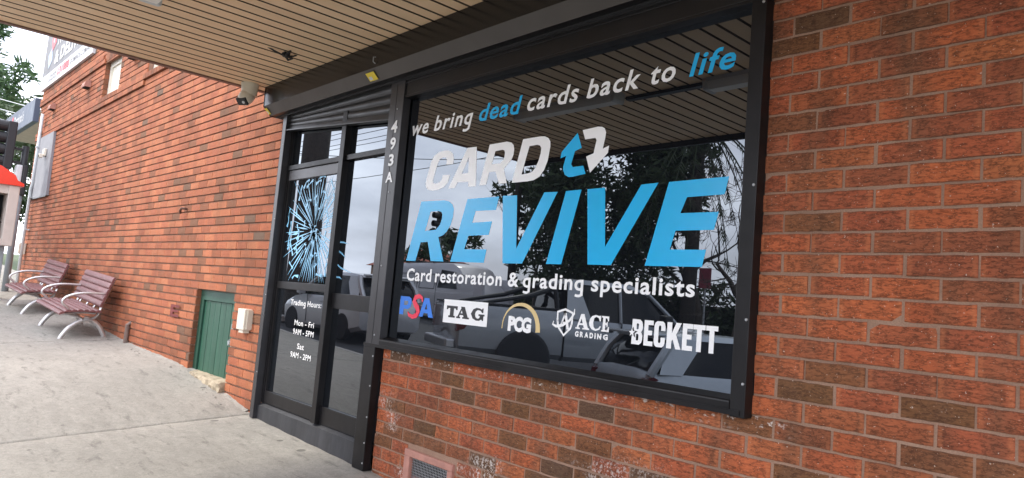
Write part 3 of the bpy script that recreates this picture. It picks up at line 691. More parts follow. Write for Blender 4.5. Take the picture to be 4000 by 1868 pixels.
# yellow labels on the chamfer
nrm = Vector((0, -.071, -.077)).normalized(); upv = Vector((0, -.077, .071)).normalized()
for x, w_ in ((-4.722, .115), (-6.585, .05)):
    c = Vector((x, -.168, 1.6195))+nrm*.003
    b = MB(); hw, hh = w_/2, .034
    P_ = [c+Vector((sx*hw, 0, 0))+upv*sz*hh for sx, sz in ((-1,-1), (1,-1), (1,1), (-1,1))]; b.quad(*P_); lb = b.build('warning_label', M_YEL, rs)
    b = MB(); c2 = c+nrm*.001-upv*.012-Vector((w_*.2, 0, 0)); P_ = [c2+Vector((sx*hw*.35, 0, 0))+upv*sz*hh*.4 for sx, sz in ((-1,-1), (1,-1), (1,1), (-1,1))]; b.quad(*P_); b.build('label_print', M_LGREY, lb)
b = MB(); b.tube([(-4.63, -.205, 1.69), (-4.63, -.225, 1.70), (-4.63, -.225, 1.735), (-4.63, -.206, 1.74)], .004, 6); b.build('latch_wire', M_STEEL, rs)

# ------------------------------------------------------------------ shop window
wn = thing('shop_window', 'large tinted shop window covered in white and blue vinyl lettering', 'shop window', (-3, 0, -.385))
GY = .010
b = MB(); b.box(-4.423, -1.646, GY, GY+.012, -.33, 1.45); pane = b.build('pane', M_GLASS, wn)
f = MB(); f.box(-4.424, -1.576, -.05, .05, 1.437, 1.584); f.box(-4.424, -1.645, .0225, .10, -.385, 1.44)
f.box(-1.647, -1.576, 0.0025, .06, -.36, 1.436)
f.build('frame', M_DARK, wn)
f = MB(); f.box(-4.424, -1.576, -.0535, -.05, 1.452, 1.455); f.box(-4.424, -1.576, -.056, -.05, 1.545, 1.549); f.box(-4.424, -1.576, -.062, -.05, 1.566, 1.583); f.build('head_bead', M_SLAT, wn)
f = MB(); f.extrude([(.009, -.306), (-.058, -.323), (-.064, -.328), (-.064, -.384), (.005, -.384)], 'x', -4.42, -1.649); f.box(-4.62, -1.60, -.067, -.06, -.385, -.362); f.build('sill', M_DARK2, wn)
f = MB(); f.box(-4.42, -1.65, -.0652, -.0638, -.334, -.328); f.build('sill_highlight', M_SLAT, wn)  # painted highlight: pale strip along the lit front edge of the sill
LY = GY-.0008
def lettering(name, loops, m, y=LY, parent=pane): return poly_fill(name, loops, m, parent, y)
LET = {
'R':[[(-4.289,0.245),(-4.171,0.664),(-3.994,0.660),(-3.907,0.659),(-3.848,0.649),(-3.809,0.626),(-3.790,0.595),(-3.791,0.544),(-3.810,0.489),(-3.843,0.447),(-3.881,0.422),(-3.932,0.409),(-3.850,0.245),(-3.994,0.246),(-4.049,0.378),(-4.132,0.375),(-4.175,0.244)],[(-4.095,0.454),(-4.049,0.588),(-3.961,0.589),(-3.926,0.581),(-3.912,0.566),(-3.910,0.535),(-3.928,0.492),(-3.969,0.460)]],
'E':[[(-3.776,0.245),(-3.654,0.655),(-3.341,0.655),(-3.362,0.572),(-3.559,0.574),(-3.583,0.498),(-3.389,0.501),(-3.411,0.417),(-3.610,0.414),(-3.640,0.327),(-3.418,0.326),(-3.434,0.243)]],
'V':[[(-3.308,0.657),(-3.178,0.654),(-3.146,0.331),(-2.947,0.658),(-2.839,0.655),(-3.085,0.243),(-3.257,0.242)]],
'I':[[(-2.775,0.655),(-2.658,0.657),(-2.768,0.244),(-2.887,0.244)]],
'V2':[[(-2.615,0.656),(-2.490,0.657),(-2.461,0.340),(-2.252,0.657),(-2.147,0.660),(-2.414,0.245),(-2.574,0.246)]],
'E2':[[(-2.084,0.659),(-1.757,0.662),(-1.774,0.581),(-1.975,0.578),(-2.007,0.502),(-1.800,0.501),(-1.819,0.418),(-2.028,0.418),(-2.054,0.327),(-1.854,0.326),(-1.871,0.246),(-2.197,0.246)]],
'C':[[(-3.920,0.905),(-3.843,0.904),(-3.843,0.940),(-3.853,0.969),(-3.874,0.989),(-3.907,1.002),(-3.954,1.007),(-4.018,1.002),(-4.071,0.979),(-4.098,0.941),(-4.133,0.829),(-4.141,0.789),(-4.132,0.763),(-4.104,0.744),(-4.050,0.734),(-3.985,0.737),(-3.923,0.752),(-3.883,0.783),(-3.868,0.832),(-3.945,0.835),(-3.954,0.805),(-3.979,0.787),(-4.020,0.781),(-4.048,0.786),(-4.057,0.806),(-4.052,0.834),(-4.019,0.923),(-4.000,0.951),(-3.965,0.961),(-3.932,0.957),(-3.918,0.943),(-3.918,0.922)]],
'A':[[(-3.872,0.738),(-3.701,0.999),(-3.606,0.997),(-3.580,0.734),(-3.657,0.736),(-3.660,0.770),(-3.776,0.774),(-3.802,0.738)],[(-3.740,0.828),(-3.677,0.936),(-3.672,0.829)]],
'Rc':[[(-3.545,0.737),(-3.477,0.997),(-3.314,0.998),(-3.271,0.987),(-3.249,0.970),(-3.240,0.944),(-3.242,0.909),(-3.255,0.882),(-3.281,0.860),(-3.322,0.828),(-3.282,0.735),(-3.355,0.736),(-3.397,0.817),(-3.459,0.818),(-3.478,0.739)],[(-3.441,0.866),(-3.414,0.948),(-3.349,0.950),(-3.329,0.943),(-3.323,0.927),(-3.328,0.889),(-3.357,0.866)]],
'D':[[(-3.236,0.734),(-3.167,0.996),(-3.021,0.996),(-2.980,0.992),(-2.949,0.978),(-2.932,0.957),(-2.928,0.926),(-2.940,0.846),(-2.964,0.791),(-3.000,0.753),(-3.045,0.737),(-3.093,0.733)],[(-3.155,0.779),(-3.105,0.947),(-3.039,0.948),(-3.015,0.941),(-3.003,0.924),(-3.004,0.895),(-3.018,0.848),(-3.040,0.809),(-3.068,0.787),(-3.106,0.780)]],
'up':[[(-2.720,0.982),(-2.681,0.892),(-2.730,0.878),(-2.752,0.806),(-2.738,0.789),(-2.659,0.789),(-2.638,0.743),(-2.730,0.734),(-2.764,0.734),(-2.795,0.749),(-2.811,0.778),(-2.812,0.800),(-2.795,0.858),(-2.840,0.847),(-2.833,0.884)]],
'down':[[(-2.684,0.992),(-2.575,0.998),(-2.545,0.994),(-2.524,0.983),(-2.512,0.959),(-2.515,0.931),(-2.527,0.871),(-2.484,0.884),(-2.489,0.845),(-2.606,0.746),(-2.643,0.839),(-2.591,0.852),(-2.576,0.924),(-2.586,0.937),(-2.660,0.937)]]}
lettering('blue_lettering', [LET[k] for k in ('R', 'E', 'V', 'I', 'V2', 'E2')], M_BLUE)
lettering('white_lettering', [LET[k] for k in ('C', 'A', 'Rc', 'D')], M_WHITE)
lettering('blue_arrow', [LET['up']], M_BLUE); lettering('white_arrow', [LET['down']], M_WHITE)
sl0 = .006
tx = MB()
for wds in ([('we', -4.375, -4.172)], [('bring', -4.105, -3.675)], [('cards', -3.155, -2.735)], [('back', -2.675, -2.305)], [('to', -2.238, -2.088)]):
    text_mb(tx, wds, 1.162+sl0*(wds[0][1]+4.3), .106, LY, .019, .22, sp=1.14)
tx.build('tagline_lettering', M_WHITE, pane)
tx = MB()
for wds in ([('dead', -3.610, -3.203)], [('life', -2.008, -1.757)]): text_mb(tx, wds, 1.162+sl0*(wds[0][1]+4.3), .110, LY, .019, .22, sp=1.10)
tx.build('tagline_lettering', M_BLUE, pane)
tx = MB(); text_mb(tx, [('Card', -4.262, -3.970), ('restoration', -3.925, -3.250), ('&', -3.195, -3.100), ('grading', -3.065, -2.592), ('specialists', -2.536, -1.900)], .107, .083, LY, .021, sp=1.10)
tx.build('subtitle_lettering', M_WHITE, pane)
# grading logos
lettering('logo', [[[(-4.310,-.006),(-4.205,-.006),(-4.178,-.018),(-4.170,-.045),(-4.180,-.078),(-4.210,-.093),(-4.262,-.093),(-4.262,-.134),(-4.310,-.134)], [(-4.262,-.036),(-4.218,-.036),(-4.212,-.046),(-4.215,-.060),(-4.225,-.066),(-4.262,-.066)]],
                   [[(-4.072,-.134),(-4.020,-.006),(-3.968,-.006),(-3.909,-.134),(-3.962,-.134),(-3.971,-.108),(-4.018,-.108),(-4.027,-.134)], [(-4.008,-.082),(-3.994,-.044),(-3.980,-.082)]]], M_PSAB)
s_ = MB(); pts = [(-4.040,-.034),(-4.050,-.008),(-4.085,.004),(-4.128,-.008),(-4.140,-.035),(-4.120,-.058),(-4.095,-.078),(-4.083,-.102),(-4.100,-.130),(-4.145,-.142),(-4.190,-.132),(-4.204,-.112)]
s_.stroke(pts, [.012,.022,.030,.036,.040,.042,.044,.042,.036,.030,.022,.010], LY-.0012); s_.build('logo', M_PSAR, pane)
lettering('logo_plate', [[[(-3.798,-.002),(-3.356,-.002),(-3.353,-.150),(-3.797,-.152)]]], M_WHITE)
lettering('logo', [[[(-3.764,-.041),(-3.650,-.041),(-3.650,-.066),(-3.664,-.066),(-3.669,-.057),(-3.687,-.057),(-3.687,-.103),(-3.672,-.105),(-3.672,-.116),(-3.742,-.116),(-3.742,-.105),(-3.727,-.103),(-3.727,-.057),(-3.745,-.057),(-3.750,-.066),(-3.764,-.066)]],
    [[(-3.618,-.041),(-3.578,-.041),(-3.541,-.105),(-3.528,-.106),(-3.528,-.116),(-3.596,-.116),(-3.596,-.106),(-3.584,-.105),(-3.590,-.094),(-3.622,-.094),(-3.628,-.105),(-3.617,-.106),(-3.617,-.116),(-3.658,-.116),(-3.658,-.106),(-3.646,-.105),(-3.612,-.050)], [(-3.616,-.083),(-3.606,-.064),(-3.597,-.083)]],
    [[(-3.394,-.040),(-3.394,-.068),(-3.404,-.068),(-3.422,-.055),(-3.448,-.052),(-3.466,-.062),(-3.472,-.079),(-3.466,-.096),(-3.448,-.106),(-3.432,-.103),(-3.425,-.096),(-3.425,-.088),(-3.438,-.087),(-3.438,-.077),(-3.380,-.077),(-3.380,-.087),(-3.390,-.088),(-3.390,-.116),(-3.400,-.116),(-3.408,-.108),(-3.430,-.118),(-3.460,-.118),(-3.492,-.107),(-3.513,-.079),(-3.492,-.050),(-3.462,-.039),(-3.430,-.041),(-3.410,-.047),(-3.402,-.040)]]], M_INK, LY-.0012)
s_ = MB(); pts = []; ws = []
for i in range(25):
    t = i/24; an = math.pi*(1-t); pts.append((-3.061+.152*math.cos(an), -.145+.150*math.sin(an)**.9 if 0 < t < 1 else -.145)); ws.append(.006+.030*t**1.2)
s_.stroke(pts, ws, LY); s_.build('logo', M_GOLD, pane)
tx = MB(); text_mb(tx, [('P', -3.161, -3.098)], -.148, .076, LY-.0006, .06); text_mb(tx, [('C', -3.108, -3.036)], -.148, .076, LY-.0012, .06); text_mb(tx, [('G', -3.044, -2.964)], -.148, .076, LY-.0018, .06); tx.build('logo', M_WHITE, pane)
# shield
s_ = MB(); s_.stroke([(-2.656,-.080),(-2.662,-.100),(-2.708,-.142),(-2.752,-.100),(-2.762,-.065)][::-1], .013, LY); s_.stroke([(-2.762,-.068),(-2.764,-.018),(-2.708,-.002),(-2.652,-.018),(-2.655,-.082)], .013, LY)
s_.stroke([(-2.790,-.070),(-2.795,-.088),(-2.770,-.098),(-2.720,-.088),(-2.670,-.058),(-2.640,-.020),(-2.641,.004)], [.006,.012,.015,.015,.014,.011,.005], LY-.0008)
s_.stroke([(-2.738,-.100),(-2.706,-.022)], .010, LY-.0004); s_.stroke([(-2.706,-.022),(-2.680,-.108)], .018, LY-.0004); s_.stroke([(-2.728,-.073),(-2.692,-.073)], .008, LY-.0004); s_.build('logo', M_WHITE, pane)
# serif word
def sl_poly(): return [
    [[(-2.590,-.018),(-2.568,-.018),(-2.538,-.090),(-2.528,-.092),(-2.528,-.099),(-2.576,-.099),(-2.576,-.092),(-2.566,-.090),(-2.571,-.077),(-2.600,-.077),(-2.605,-.090),(-2.594,-.092),(-2.594,-.099),(-2.626,-.099),(-2.626,-.092),(-2.617,-.090)], [(-2.596,-.068),(-2.586,-.042),(-2.576,-.068)]],
    [[(-2.452,-.019),(-2.452,-.048),(-2.459,-.048),(-2.468,-.031),(-2.484,-.027),(-2.498,-.034),(-2.503,-.058),(-2.498,-.082),(-2.484,-.090),(-2.466,-.085),(-2.456,-.072),(-2.450,-.074),(-2.458,-.091),(-2.484,-.100),(-2.512,-.093),(-2.528,-.076),(-2.531,-.058),(-2.527,-.040),(-2.512,-.024),(-2.488,-.017),(-2.466,-.021),(-2.459,-.019)]],
    [[(-2.446,-.019),(-2.398,-.019),(-2.398,-.044),(-2.404,-.044),(-2.409,-.031),(-2.421,-.029),(-2.421,-.053),(-2.414,-.054),(-2.411,-.047),(-2.405,-.047),(-2.405,-.073),(-2.411,-.073),(-2.414,-.064),(-2.421,-.063),(-2.421,-.090),(-2.407,-.088),(-2.401,-.073),(-2.395,-.073),(-2.395,-.099),(-2.446,-.099),(-2.446,-.092),(-2.438,-.090),(-2.438,-.028),(-2.446,-.026)]]]
lettering('logo', sl_poly(), M_WHITE)
tx = MB(); text_mb(tx, [('G', -2.626, -2.600), ('R', -2.590, -2.566), ('A', -2.558, -2.530), ('D', -2.522, -2.497), ('I', -2.488, -2.480), ('N', -2.470, -2.442), ('G', -2.430, -2.398)], -.139, .026, LY, .05); tx.build('logo', M_WHITE, pane)
# block word with star
T_, B_ = -.020, -.143; h_ = T_-B_
def blk(x0, x1, loops): return [[(x0+(x1-x0)*a, B_+h_*c) for a, c in lp] for lp in loops]
Bg = [[(0,0),(0,1),(.72,1),(.92,.92),(1,.8),(1,.64),(.92,.54),(.84,.51),(.95,.45),(1,.36),(1,.2),(.92,.08),(.72,0)], [(.42,.16),(.58,.16),(.64,.2),(.64,.38),(.58,.42),(.42,.42)], [(.42,.60),(.56,.60),(.62,.64),(.62,.80),(.56,.84),(.42,.84)]]
Eg = [[(0,0),(0,1),(1,1),(1,.82),(.44,.82),(.44,.60),(.88,.60),(.88,.42),(.44,.42),(.44,.18),(1,.18),(1,0)]]
Cg = [[(1,.64),(1,.82),(.92,.94),(.75,1),(.25,1),(.08,.94),(0,.82),(0,.18),(.08,.06),(.25,0),(.75,0),(.92,.06),(1,.18),(1,.38),(.62,.38),(.62,.20),(.56,.16),(.46,.16),(.40,.20),(.40,.80),(.46,.84),(.56,.84),(.62,.80),(.62,.64)]]
Kg = [[(0,0),(0,1),(.34,1),(.34,.58),(.62,1),(.98,1),(.64,.54),(1,0),(.64,0),(.42,.36),(.34,.26),(.34,0)]]
Tg = [[(.30,0),(.30,.82),(0,.82),(0,1),(1,1),(1,.82),(.70,.82),(.70,0)]]
lettering('logo', [blk(-2.247, -2.182, Bg), blk(-2.173, -2.119, Eg), blk(-2.113, -2.049, Cg), blk(-2.039, -1.958, Kg), blk(-1.952, -1.896, Eg), blk(-1.894, -1.831, Tg), blk(-1.828, -1.766, Tg)], M_WHITE)
def star(cx, cz, r): return [(cx+(r if k % 2 == 0 else r*.42)*math.sin(k*math.pi/5), cz+(r if k % 2 == 0 else r*.42)*math.cos(k*math.pi/5)) for k in range(10)]
lettering('logo', [[star(-2.240, -.087, .030)]], M_INK, LY-.0008); lettering('logo', [[star(-2.246, -.087, .021)]], M_WHITE, LY-.0016)

# ------------------------------------------------------------------ glazed door
dw = thing('glazed_door', 'black framed glass entrance door with white trading hours lettering', 'door', (-5.4, 0, -1.2))
DY = .022
p1 = MB().box(-6.36, -5.34, DY, DY+.01, .030, .966).build('pane', M_GLASS, dw)
p2 = MB().box(-6.36, -5.34, DY, DY+.01, -.962, -.031).build('pane', M_GLASS, dw)
p3 = MB().box(-5.30, -4.50, DY, DY+.01, -.032, 1.056).build('pane', M_GLASS, dw)
p4 = MB().box(-5.30, -4.50, DY, DY+.01, -.935, -.150).build('pane', M_GLASS, dw)
p5 = MB().box(-6.36, -5.34, DY, DY+.01, 1.10, 1.50).build('pane', M_GLASS, dw)
p6 = MB().box(-5.30, -4.50, DY, DY+.01, 1.10, 1.50).build('pane', M_GLASS, dw)
f = MB(); f.box(-6.386, -6.345, .0, .06, -1.07, 1.50); f.box(-5.358, -5.286, -.034, .05, -1.072, 1.47, b=.003); f.box(-4.66, -4.46, .0, .06, -1.07, 1.50)
f.box(-6.345, -5.358, -.012, .06, 1.058, 1.102, b=.002); f.box(-5.286, -4.6, -.012, .06, 1.058, 1.102, b=.002)
f.box(-6.386, -4.5, .01, .06, 1.455, 1.60)
f.build('frame', M_DARK2, dw)
f = MB(); f.box(-6.345, -5.358, .004, .05, .964, 1.056, b=.003); f.build('top_rail', mat('light_grey_rail', (.085, .085, .092), .35, var=.08), dw)
f = MB(); f.box(-6.345, -5.358, .003, .05, -.033, .032, b=.003); f.box(-6.345, -5.358, .003, .05, -1.068, -.960, b=.003); f.box(-5.286, -4.63, .003, .05, -.152, -.030, b=.003); f.box(-5.286, -4.63, .003, .05, -1.070, -.932, b=.003)
f.box(-6.345, -6.315, .004, .05, -.958, -.035); f.box(-6.345, -6.315, .004, .05, .034, .962)
f.build('door_rail', M_DARK2, dw)
f = MB(); n = 18; rr = random.Random(2)
for i in range(n):
    xa, xb = -6.386+(1.77)*i/n, -6.386+1.77*(i+1)/n
    ya, yb = -.028+.004*math.sin(i*1.7), -.028+.004*math.sin((i+1)*1.7)
    f.add([(xa, ya, gz(xa, 0)-.05), (xb, yb, gz(xb, 0)-.05), (xb, yb+.002, -1.094), (xa, ya+.002, -1.094), (xb, .02, -1.072), (xa, .02, -1.072)], [(0,1,2,3), (3,2,4,5)])
f.build('threshold', M_PLINTH, dw)
HY = DY-.0015
tx = MB(); text_mb(tx, [('Trading Hours:', -6.05, -5.485)], -.165, .046, HY, .015, sp=1.06)
for wd, x0, x1, z in (('Mon - Fri', -5.935, -5.575, -.337), ('9AM - 5PM', -5.945, -5.565, -.414), ('Sat', -5.835, -5.710, -.534), ('9AM - 2PM', -5.945, -5.570, -.612)): text_mb(tx, [(wd, x0, x1)], z, .047, HY, .013, sp=1.06)
tx.build('hours_lettering', M_WHITE, p2)
# blue shattered-glass burst decal
rr = random.Random(21); b = MB(); cx, cz = -5.745, .49
def clipdoor(x, z): return min(max(x, -6.335), -5.365), min(max(z, .038), .958)
for i in range(62):
    an = 2*math.pi*(i+rr.uniform(-.4, .4))/62
    r0 = rr.uniform(.07, .14) if rr.random() < .6 else rr.uniform(.16, .30); r1 = rr.uniform(.36, .66)
    if rr.random() < .25: r1 = .75
    w0 = rr.uniform(.008, .019)
    a = (cx+math.cos(an)*r0, cz+math.sin(an)*r0); q = (cx+math.cos(an)*r1, cz+math.sin(an)*r1)
    # stop at the pane edge
    t = 1.
    for lo, hi, p0, p1_ in ((-6.31, -5.365, a[0], q[0]), (.045, .955, a[1], q[1])):
        if p1_ > hi: t = min(t, (hi-p0)/(p1_-p0))
        if p1_ < lo: t = min(t, (lo-p0)/(p1_-p0))
    q = (a[0]+(q[0]-a[0])*t, a[1]+(q[1]-a[1])*t)
    m1 = (a[0]*.65+q[0]*.35, a[1]*.65+q[1]*.35)
    b.stroke([a, m1, q], [.003, w0, .002], HY)
for rad in (.22, .34, .44, .50):
    for i in range(26):
        if rr.random() < .5: continue
        an = 2*math.pi*i/26+rr.uniform(-.1, .1); a2 = an+2*math.pi/26*rr.uniform(.5, 1.2); ra, rb = rad*rr.uniform(.85, 1.15), rad*rr.uniform(.85, 1.15)
        p = clipdoor(cx+math.cos(an)*ra, cz+math.sin(an)*ra); q = clipdoor(cx+math.cos(a2)*rb, cz+math.sin(a2)*rb)
        b.stroke([p, ((p[0]+q[0])/2+rr.uniform(-.02, .02), (p[1]+q[1])/2+rr.uniform(-.02, .02)), q], [.022, .009, .030], HY-.0004)
for i in range(14):
    an = rr.uniform(0, 6.28); r = rr.uniform(.0, .05); r2 = rr.uniform(.08, .17)
    b.stroke([(cx+math.cos(an)*r, cz+math.sin(an)*r), (cx+math.cos(an)*r2, cz+math.sin(an)*r2)], [.045, .004], HY-.0008)
b.build('burst_decal', M_BLUE2, p1)
b = MB()
for z0, z1, x1 in ((.385, .37, -5.15), (.31, .26, -5.17), (.20, .14, -5.06), (.10, .085, -5.2)): b.stroke([(-5.283, z0), (-5.23, (z0+z1)/2+.006), (x1, z1)], [.014, .012, .002], HY)
b.build('burst_decal', M_BLUE2, p3)

# ------------------------------------------------------------------ air brick under the window
o = thing('air_vent', 'pink painted vent with wire mesh low in the brick wall', 'vent', (-3.80, 0, -1.14))
vx0, vx1, vz0, vz1 = -4.05, -3.53, -1.25, -1.01
b = MB(); b.box(vx0, vx1, -.016, .02, vz1-.045, vz1, b=.005); b.box(vx0, vx0+.06, -.016, .02, vz0, vz1-.045, b=.005); b.box(vx1-.05, vx1, -.016, .02, vz0, vz1-.045, b=.005)
b.add([(vx0+.06, -.016, vz0+.03), (vx1-.05, -.016, vz0+.03), (vx1-.05, .03, vz0+.07), (vx0+.06, .03, vz0+.07), (vx0+.06, -.016, vz0), (vx1-.05, -.016, vz0)], [(0,1,2,3), (4,5,1,0)])
b.build('vent_frame', M_PINK, o)
MB().box(vx0+.06, vx1-.05, .03, .034, vz0+.05, vz1-.045).build('vent_void', M_VOID, o)
b = MB(); x = vx0+.07
while x < vx1-.055: b.box(x, x+.003, .012, .015, vz0+.055, vz1-.047); x += .0165
z = vz0+.065
while z < vz1-.05: b.box(vx0+.062, vx1-.052, .009, .012, z, z+.003); z += .0165
b.build('wire_mesh', M_STEEL, o)

# ------------------------------------------------------------------ benches
def make_bench():
    o = thing('park_bench', 'maroon slatted bench with pale metal arms, nearer the green door', 'bench', (0,0,0), 0, 'maroon slatted benches along the orange wall')
    Lh = .775; b = MB()
    def slat(mb, y, z, w, th, ang, r=8):
        ca, sa = math.cos(ang), math.sin(ang); prof = []
        for k in range(r+1):
            t = math.pi*k/r; prof.append((math.cos(t)*w/2, math.sin(t)*th*.75))
        prof += [(-w/2, -th*.3), (w/2, -th*.3)]
        prof = [(y+p*ca-q*sa, z+p*sa+q*ca) for p, q in prof]; mb.extrude(prof, 'x', -Lh, Lh)
    for i in range(7): slat(b, -.70+i*.072, .385+(.012 if i else -.006)-.004*abs(i-3), .070, .030, R(-2) if i else R(18))
    smooth_by_angle(b.build('seat', M_SLATW, o, local=True), 40)
    b = MB()
    for i in range(5): slat(b, -.235+i*.030, .485+i*.082, .087, .028, R(70))
    smooth_by_angle(b.build('backrest', M_SLATW, o, local=True), 40)
    for sx in (-1, 1):
        x = sx*(Lh-.12); f = MB(); r_ = .020
        def arc(pts, rad, flat=1.5):
            # smooth the polyline
            P_ = [Vector(p) for p in pts]; out = []
            for i in range(len(P_)-1):
                p0, p1, p2, p3 = P_[max(i-1,0)], P_[i], P_[i+1], P_[min(i+2,len(P_)-1)]
                for k in range(5):
                    t = k/5; out.append(.5*((2*p1)+(p2-p0)*t+(2*p0-5*p1+4*p2-p3)*t*t+(3*p1-p0-3*p2+p3)*t**3))
            out.append(P_[-1]); f.tube(out, rad, 8, flat=flat)
        f_leg = [(x, -.68, .0), (x, -.66, .05), (x, -.58, .16), (x, -.48, .235), (x, -.41, .262)]
        b_leg = [(x, -.15, .0), (x, -.165, .06), (x, -.215, .16), (x, -.285, .235), (x, -.35, .262)]
        arc(f_leg, r_); arc(b_leg, r_)
        arc([(x, -.44, .258), (x, -.38, .268), (x, -.31, .258)], .026)
        arc([(x, -.42, .27), (x, -.50, .31), (x, -.62, .345), (x, -.70, .352)], .017)
        arc([(x, -.33, .27), (x, -.26, .31), (x, -.225, .40), (x, -.19, .50), (x, -.115, .70), (x, -.072, .83)], .017)
        arc([(x, -.70, .352), (x, -.45, .365), (x, -.28, .352)], .016)
        leg = smooth_by_angle(f.build('leg_frame', M_CASTAL, o, local=True), 60)
        h = MB(); h.lathe([(.040, -.02), (.046, -.012), (.046, .012), (.040, .02)], (x, -.38, .262), (1,0,0), 18); h.build('hub', M_CASTAL, leg, local=True)
        for y in (-.68, -.15): MB().box(x-.032, x+.032, y-.04, y+.03, -.002, .012, b=.003).build('foot', M_CASTAL, leg, local=True)
        f = MB(); xa = sx*(Lh-.10)
        arc([(xa, -.60, .40), (xa, -.63, .44), (xa, -.685, .50), (xa, -.66, .56), (xa, -.56, .608), (xa, -.40, .630), (xa, -.19, .620)], .0165, 1.3)
        smooth_by_angle(f.build('armrest', M_CASTAL, o, local=True), 60)
    for x in (-.4, 0, .4):
        f = MB(); f.tube([(x, -.29, .365), (x, -.245, .41), (x, -.20, .50), (x, -.085, .80)], .012, 6); f.build('back_bracket', M_CASTAL, o, local=True)
    return o
bench = make_bench()
def set_bench(o, x, off):
    u = (x+6.6); p = L(u, off, 0); zc = hx(x)+.075*(-.42-off)
    o.location = (p.x, p.y, zc); slope = (hx(x+.7)-hx(x-.7))/1.4
    o.rotation_euler = (R(3.2), math.atan(-slope) if True else 0, TH)
set_bench(bench, -11.80, -.01)
bench2 = copy_tree(bench); set_bench(bench2, -14.58, -.01); bench2['label'] = 'maroon slatted bench with pale metal arms, farther one beside the pay phone'

# ------------------------------------------------------------------ pay phone
px = -16.0; o = thing('pay_phone', 'pay phone stand with a bright orange domed hood', 'pay phone', (px-.3, -1.12, gz(px, -1.1)))
y0, y1 = -1.47, -.775
b = MB(); b.box(px-.6, px, y1-.17, y1, .28, 1.40, b=.012); b.box(px-.6, px, y0, y0+.06, .28, 1.40, b=.012); b.box(px-.6, px, y0+.06, y1-.17, .28, .40); b.box(px-.6, px-.03, y0+.06, y1-.17, 1.24, 1.40); b.build('booth_frame', M_BEIGE, o)
b = MB(); b.box(px-.6, px-.55, y0+.06, y1-.17, .40, 1.24); b.build('back_panel', M_INNER, o)
b = MB(); b.box(px-.55, px-.30, y0+.10, y1-.24, .52, 1.02, b=.02); un = b.build('phone_unit', M_LGREY, o)
b = MB(); b.box(px-.30, px-.25, y0+.14, y0+.20, .60, .86, b=.015); b.build('handset', M_BLACKP, un)
b = MB(); b.tube([(px-.27, y0+.17, .60), (px-.2, y0+.2, .46), (px-.15, y0+.32, .48), (px-.22, y0+.42, .62), (px-.29, y0+.40, .70)], .012, 7); b.build('cord', M_STEEL, un)
b = MB(); prof = [(y0-.05, 1.40), (y1+.05, 1.40), (y1+.045, 1.45), (y1-.06, 1.50), (y1-.10, 1.585), (y1-.22, 1.66), (y1-.34, 1.73), (y0+.22, 1.73), (y0+.08, 1.62), (y0-.045, 1.45)]
b.extrude([(q[0], q[1]) for q in prof], 'x', px-.65, px+.04); smooth_by_angle(b.build('hood', M_ORANGE, o), 50)
b = MB(); b.box(px-.42, px-.18, y1-.30, y1-.08, gz(px, -.9)-.02, .28, b=.01); b.build('pedestal', M_POLE, o)
b = MB(); b.box(px-.52, px-.1, y0+.05, y1-.02, gz(px, -1)-.05, gz(px, -1)+.03, b=.008); b.build('base_plate', M_STEEL, o)
# ------------------------------------------------------------------ traffic signal
tx0, ty0 = -17.7, -.56; o = thing('traffic_signal', 'grey traffic signal post with black lantern hoods beyond the pay phone', 'traffic light', (tx0, ty0, gz(tx0, ty0)))
b = MB(); b.tube([(tx0, ty0, gz(tx0, ty0)-.05), (tx0, ty0, 1.5)], .062, 14); b.build('post', M_POLE, o, smooth=True)
b = MB(); b.tube([(tx0, ty0, 1.5), (tx0, ty0, 2.38)], .062, 14); b.build('upper_post', M_BLACKP, o, smooth=True)
b = MB(); b.box(tx0-.1, tx0+.1, ty0-.13, ty0-.01, 1.42, 1.98, b=.03); b.build('control_box', M_LGREY, o)
b = MB(); b.box(tx0-.1, tx0+.1, ty0-.005, ty0+.08, 1.36, 1.99, b=.02); b.build('control_box', M_BLACKP, o)
b = MB(); b.box(tx0-.13, tx0+.13, ty0-.36, ty0-.20, 1.86, 2.83, b=.02); b.box(tx0-.03, tx0+.03, ty0-.22, ty0, 2.0, 2.05); b.box(tx0-.03, tx0+.03, ty0-.22, ty0, 2.28, 2.33); b.build('lantern_case', M_BLACKP, o)
for k in range(4):
    zc = 2.73-k*.24; b = MB(); b.lathe([(.095, .0), (.112, .0), (.115, .34), (.105, .34), (.095, .02)], (tx0, ty0-.36, zc), (0,-1,0), 18); b.build('visor', M_BLACKP, o, smooth=False)

